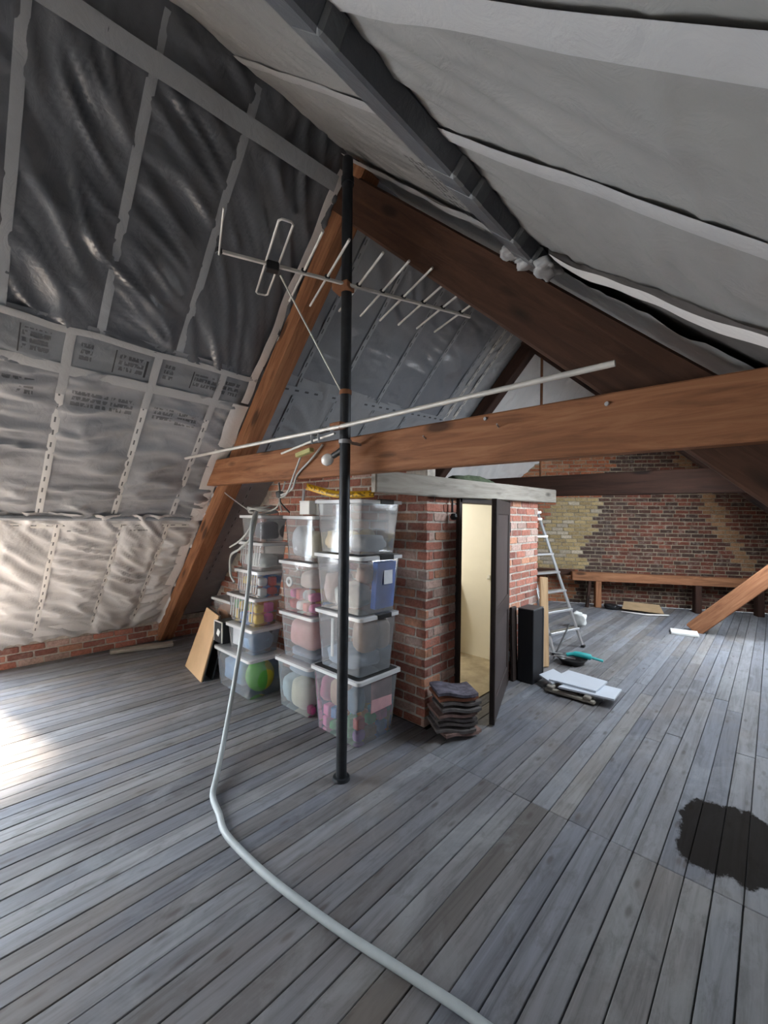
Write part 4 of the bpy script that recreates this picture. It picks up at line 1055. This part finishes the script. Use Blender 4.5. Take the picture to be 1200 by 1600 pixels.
# ================================================================== RIGHT-HAND THINGS
pc = empty('pull_weight', (EX+.03, 2.86, 1.62), 'dark cord with a round weight hanging on the brick pier by the door', 'pull cord')
tube('cord', [(EX+.032, 2.855, 1.75), (EX+.03, 2.858, 1.64)], .009, MT['black_plastic'], pc, 8)
lathe('weight', [(0, -.03), (.022, -.024), (.032, 0), (.022, .024), (0, .03)], MT['black_plastic'], pc, Matrix.Translation((EX+.045, 2.86, 1.605)), 16)
bc = empty('black_case', (-1.78, 4.06, 0), 'tall black case standing against the brick wall beside the door', 'case')
box('case_body', (-1.775, 4.08, .355), (.16, .24, .71), MT['black_case'], bc, .006)
box('case_edge', (-1.694, 4.19, .355), (.012, .02, .70), MT['dark_edge'], bc); box('case_top', (-1.775, 4.08, .713), (.163, .243, .012), MT['dark_edge'], bc)
box('case_foot', (-1.775, 3.975, .012), (.12, .02, .024), MT['dark_edge'], bc)
dbk = box('dark_board', (EX+.045, 3.95, .36), (.03, .10, .72), MT['door'], None, rot=(0, -.03, 0)); tag(dbk, 'narrow dark board standing between the door and the black case', 'board')
wp = beam('leaning_plank', (-1.80, 4.50, .01), (-1.885, 4.66, .95), .13, .025, MT['timber_pale'], None, up=(1, -.3, 0)); tag(wp, 'pale wooden plank leaning at the brick corner behind the black case', 'plank')
# step ladder
ld = empty('step_ladder', (-1.85, 5.4, 0), 'aluminium step ladder leaning open beside the brick room', 'step ladder')
fa, fb_ = Vector((-1.90, 5.03, 0)), Vector((-1.75, 5.58, 0))
ta, tb2 = Vector((-2.50, 5.25, 1.72)), Vector((-2.37, 5.60, 1.72))
def lad(a, b_, t): return a+(b_-a)*t
beam('stile', fa, ta, .022, .055, MT['alu'], ld, up=(0, 1, 0), bev=.003); beam('stile', fb_, tb2, .022, .055, MT['alu'], ld, up=(0, 1, 0), bev=.003)
for k in range(7):
    t = .13+k*.133
    beam('step', lad(fa, ta, t), lad(fb_, tb2, t), .085, .028, MT['alu'], ld, up=(0, 0, 1), bev=.003)
for p in (fa, fb_): box('rubber_foot', p+Vector((0, 0, .015)), (.04, .06, .03), MT['black_plastic'], ld)
ra, rb = Vector((-2.72, 5.15, 0)), Vector((-2.62, 5.75, 0))
beam('rear_stile', ra, ta, .02, .03, MT['alu'], ld, up=(0, 1, 0), bev=.003); beam('rear_stile', rb, tb2, .02, .03, MT['alu'], ld, up=(0, 1, 0), bev=.003)
for t in (.2, .55): beam('rear_brace', lad(ra, ta, t), lad(rb, tb2, t), .02, .02, MT['alu'], ld, bev=.003)
beam('top_step', lad(fa, ta, .98), lad(fb_, tb2, .98), .13, .03, MT['alu'], ld, bev=.004)
gr = tube('grey_stick', [(-1.83, 4.83, .02), (-1.77, 5.15, .36)], .009, MT['dark_edge'], None, 8); tag(gr, 'thin dark stick propped across the foot of the ladder', 'stick')
# basin with teal tool
bs = empty('black_basin', (-1.62, 4.88, 0), 'shallow black plastic basin on the floor below the ladder', 'basin')
lathe('basin_shell', [(0, .008), (.11, .008), (.15, .06), (.16, .065), (.158, .07), (.145, .066), (.105, .016), (0, .016)], MT['black_plastic'], bs, Matrix.Translation((-1.64, 4.86, 0)), 28)
tt = empty('teal_tool', (-1.55, 4.9, .07), 'teal handled cordless hand tool lying on the black basin', 'hand tool')
tube('tool_body', smooth_path([(-1.70, 4.86, .085), (-1.62, 4.90, .10), (-1.52, 4.93, .095), (-1.47, 4.96, .085)], 4), [.02]*4+[.032]*8+[.022], MT['teal'], tt, 12)
tube('tool_handle', [(-1.48, 4.955, .085), (-1.36, 5.0, .06)], .014, MT['teal'], tt, 10)
tube('tool_blade', [(-1.70, 4.86, .085), (-1.86, 4.80, .09)], .008, MT['alu'], tt, 8)
tube('metal_bar', [(-1.80, 4.76, .075), (-1.58, 4.79, .08)], .007, MT['alu'], tt, 8)
# shelves on a wooden frame
wfm = empty('wooden_frame', (-1.35, 4.1, 0), 'low wooden frame on the floor carrying the white boards', 'frame')
beam('runner', (-1.55, 3.90, .03), (-1.12, 3.90, .03), .05, .03, MT['timber_grey'], wfm); beam('runner', (-1.60, 4.25, .03), (-1.15, 4.25, .03), .05, .03, MT['timber_grey'], wfm)
beam('cross_piece', (-1.50, 3.87, .06), (-1.50, 4.28, .06), .06, .03, MT['timber_grey'], wfm); beam('cross_piece', (-1.18, 3.87, .06), (-1.18, 4.28, .06), .06, .03, MT['timber_grey'], wfm)
q = lambda *p: [Vector(v) for v in p]
for k, (quad, lb_) in enumerate(((q((-1.66, 4.02, .082), (-1.49, 3.90, .080), (-1.43, 4.15, .080), (-1.62, 4.27, .082)), 'small white board lying nearest the black case'),
                                 (q((-1.42, 3.86, .080), (-.98, 3.93, .078), (-.99, 4.21, .078), (-1.36, 4.18, .080)), 'white board reaching furthest right on the wooden frame'),
                                 (q((-1.53, 3.93, .098), (-1.13, 3.95, .098), (-1.12, 4.26, .098), (-1.48, 4.30, .098)), 'largest white board on top of the wooden frame'))):
    tag(slab('white_board', quad, (0, 0, .015), MT['grey_board']), lb_, 'board', 'white boards on the wooden frame')
# clutter on top of the enclosure
cl = blob('green_rag', (-2.02, 3.35, 1.862), (.18, .62, .10), MT['rag'], 'crumpled dark green rag lying on the roof of the small room', 'rag', 80, .3)
c2 = blob('yellow_rag', (-2.00, 3.95, 1.862), (.14, .36, .07), colour((.36, .36, .14)), 'yellowish rag lying behind the lintel plank', 'rag', 81, .3)
# strut, plate, bench, floor bits at the far end
st = beam('raking_strut', (-.86, 7.55, .02), (.42, 7.55, 1.405), .15, .21, MT['timber'], None, up=(-1, 0, 1), bev=.01); tag(st, 'reddish timber strut rising from the floor towards the right roof slope', 'strut')
pl_ = box('white_plate', (-.93, 7.28, .018), (.32, .26, .032), MT['white'], None, rot=(0, 0, .2)); tag(pl_, 'pale square plate on the floor at the foot of the timber strut', 'plate')
bn = empty('wall_bench_beam', G0+GN*.30, 'horizontal timber beam on short posts along the far gable wall', 'beam')
ba, bb = gp(-2.92, .555, .33), gp(-.2, .555, .33)
beam('top_beam', ba, bb, .14, .155, MT['timber'], bn, bev=.008, wob=.004, seg=6)
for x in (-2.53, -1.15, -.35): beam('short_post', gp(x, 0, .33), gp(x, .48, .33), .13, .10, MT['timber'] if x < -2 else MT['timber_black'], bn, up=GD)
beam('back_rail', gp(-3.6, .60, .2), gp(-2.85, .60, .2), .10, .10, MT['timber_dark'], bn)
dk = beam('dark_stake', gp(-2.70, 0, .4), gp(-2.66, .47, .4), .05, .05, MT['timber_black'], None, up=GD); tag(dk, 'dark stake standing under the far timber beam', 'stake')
cd = slab('cardboard_sheet', [gp(-2.25, .05, .62), gp(-1.72, .02, .72), gp(-1.68, .10, .40), gp(-2.15, .12, .32)], (0, 0, .012), MT['card']); tag(cd, 'flattened cardboard sheet on the floor at the far wall', 'cardboard')
ct = tube('thin_lath', [gp(-2.28, .02, .70), gp(-2.0, .02, .86), gp(-1.68, .02, .80)], .012, MT['alu_dull'], None, 6); tag(ct, 'thin pale lath on the floor in front of the cardboard', 'lath')
blob('dark_rag', gp(-2.36, 0, .45), (.22, .16, .09), MT['black_plastic'], 'small black heap on the floor beside the cardboard', 'rag', 84, .25)
blob('white_bag', (-2.10, 6.55, 0), (.16, .12, .20), MT['white'], 'crumpled white bag on the floor behind the ladder', 'bag', 85, .3)
fbd = beam('floor_board', (-5.50, 1.40, .022), (-5.33, 2.02, .022), .12, .04, MT['timber_grey'], None); tag(fbd, 'short grey board lying on the floor at the foot of the left truss leg', 'board')
# crumpled loose film at the end of the wrapped purlin
for k, (y, x, sx, sy, sz) in enumerate(((1.855, -.78, .13, .10, .07), (1.84, -.69, .09, .13, .05), (1.85, -.86, .08, .09, .05))):
    o = blob('loose_film_end', PR(y, x, .075), (sx, sy, sz), MT['tape'], 'x', 'x', 90+k, .45)
    del o['label']; del o['category']; setp(o, pu)
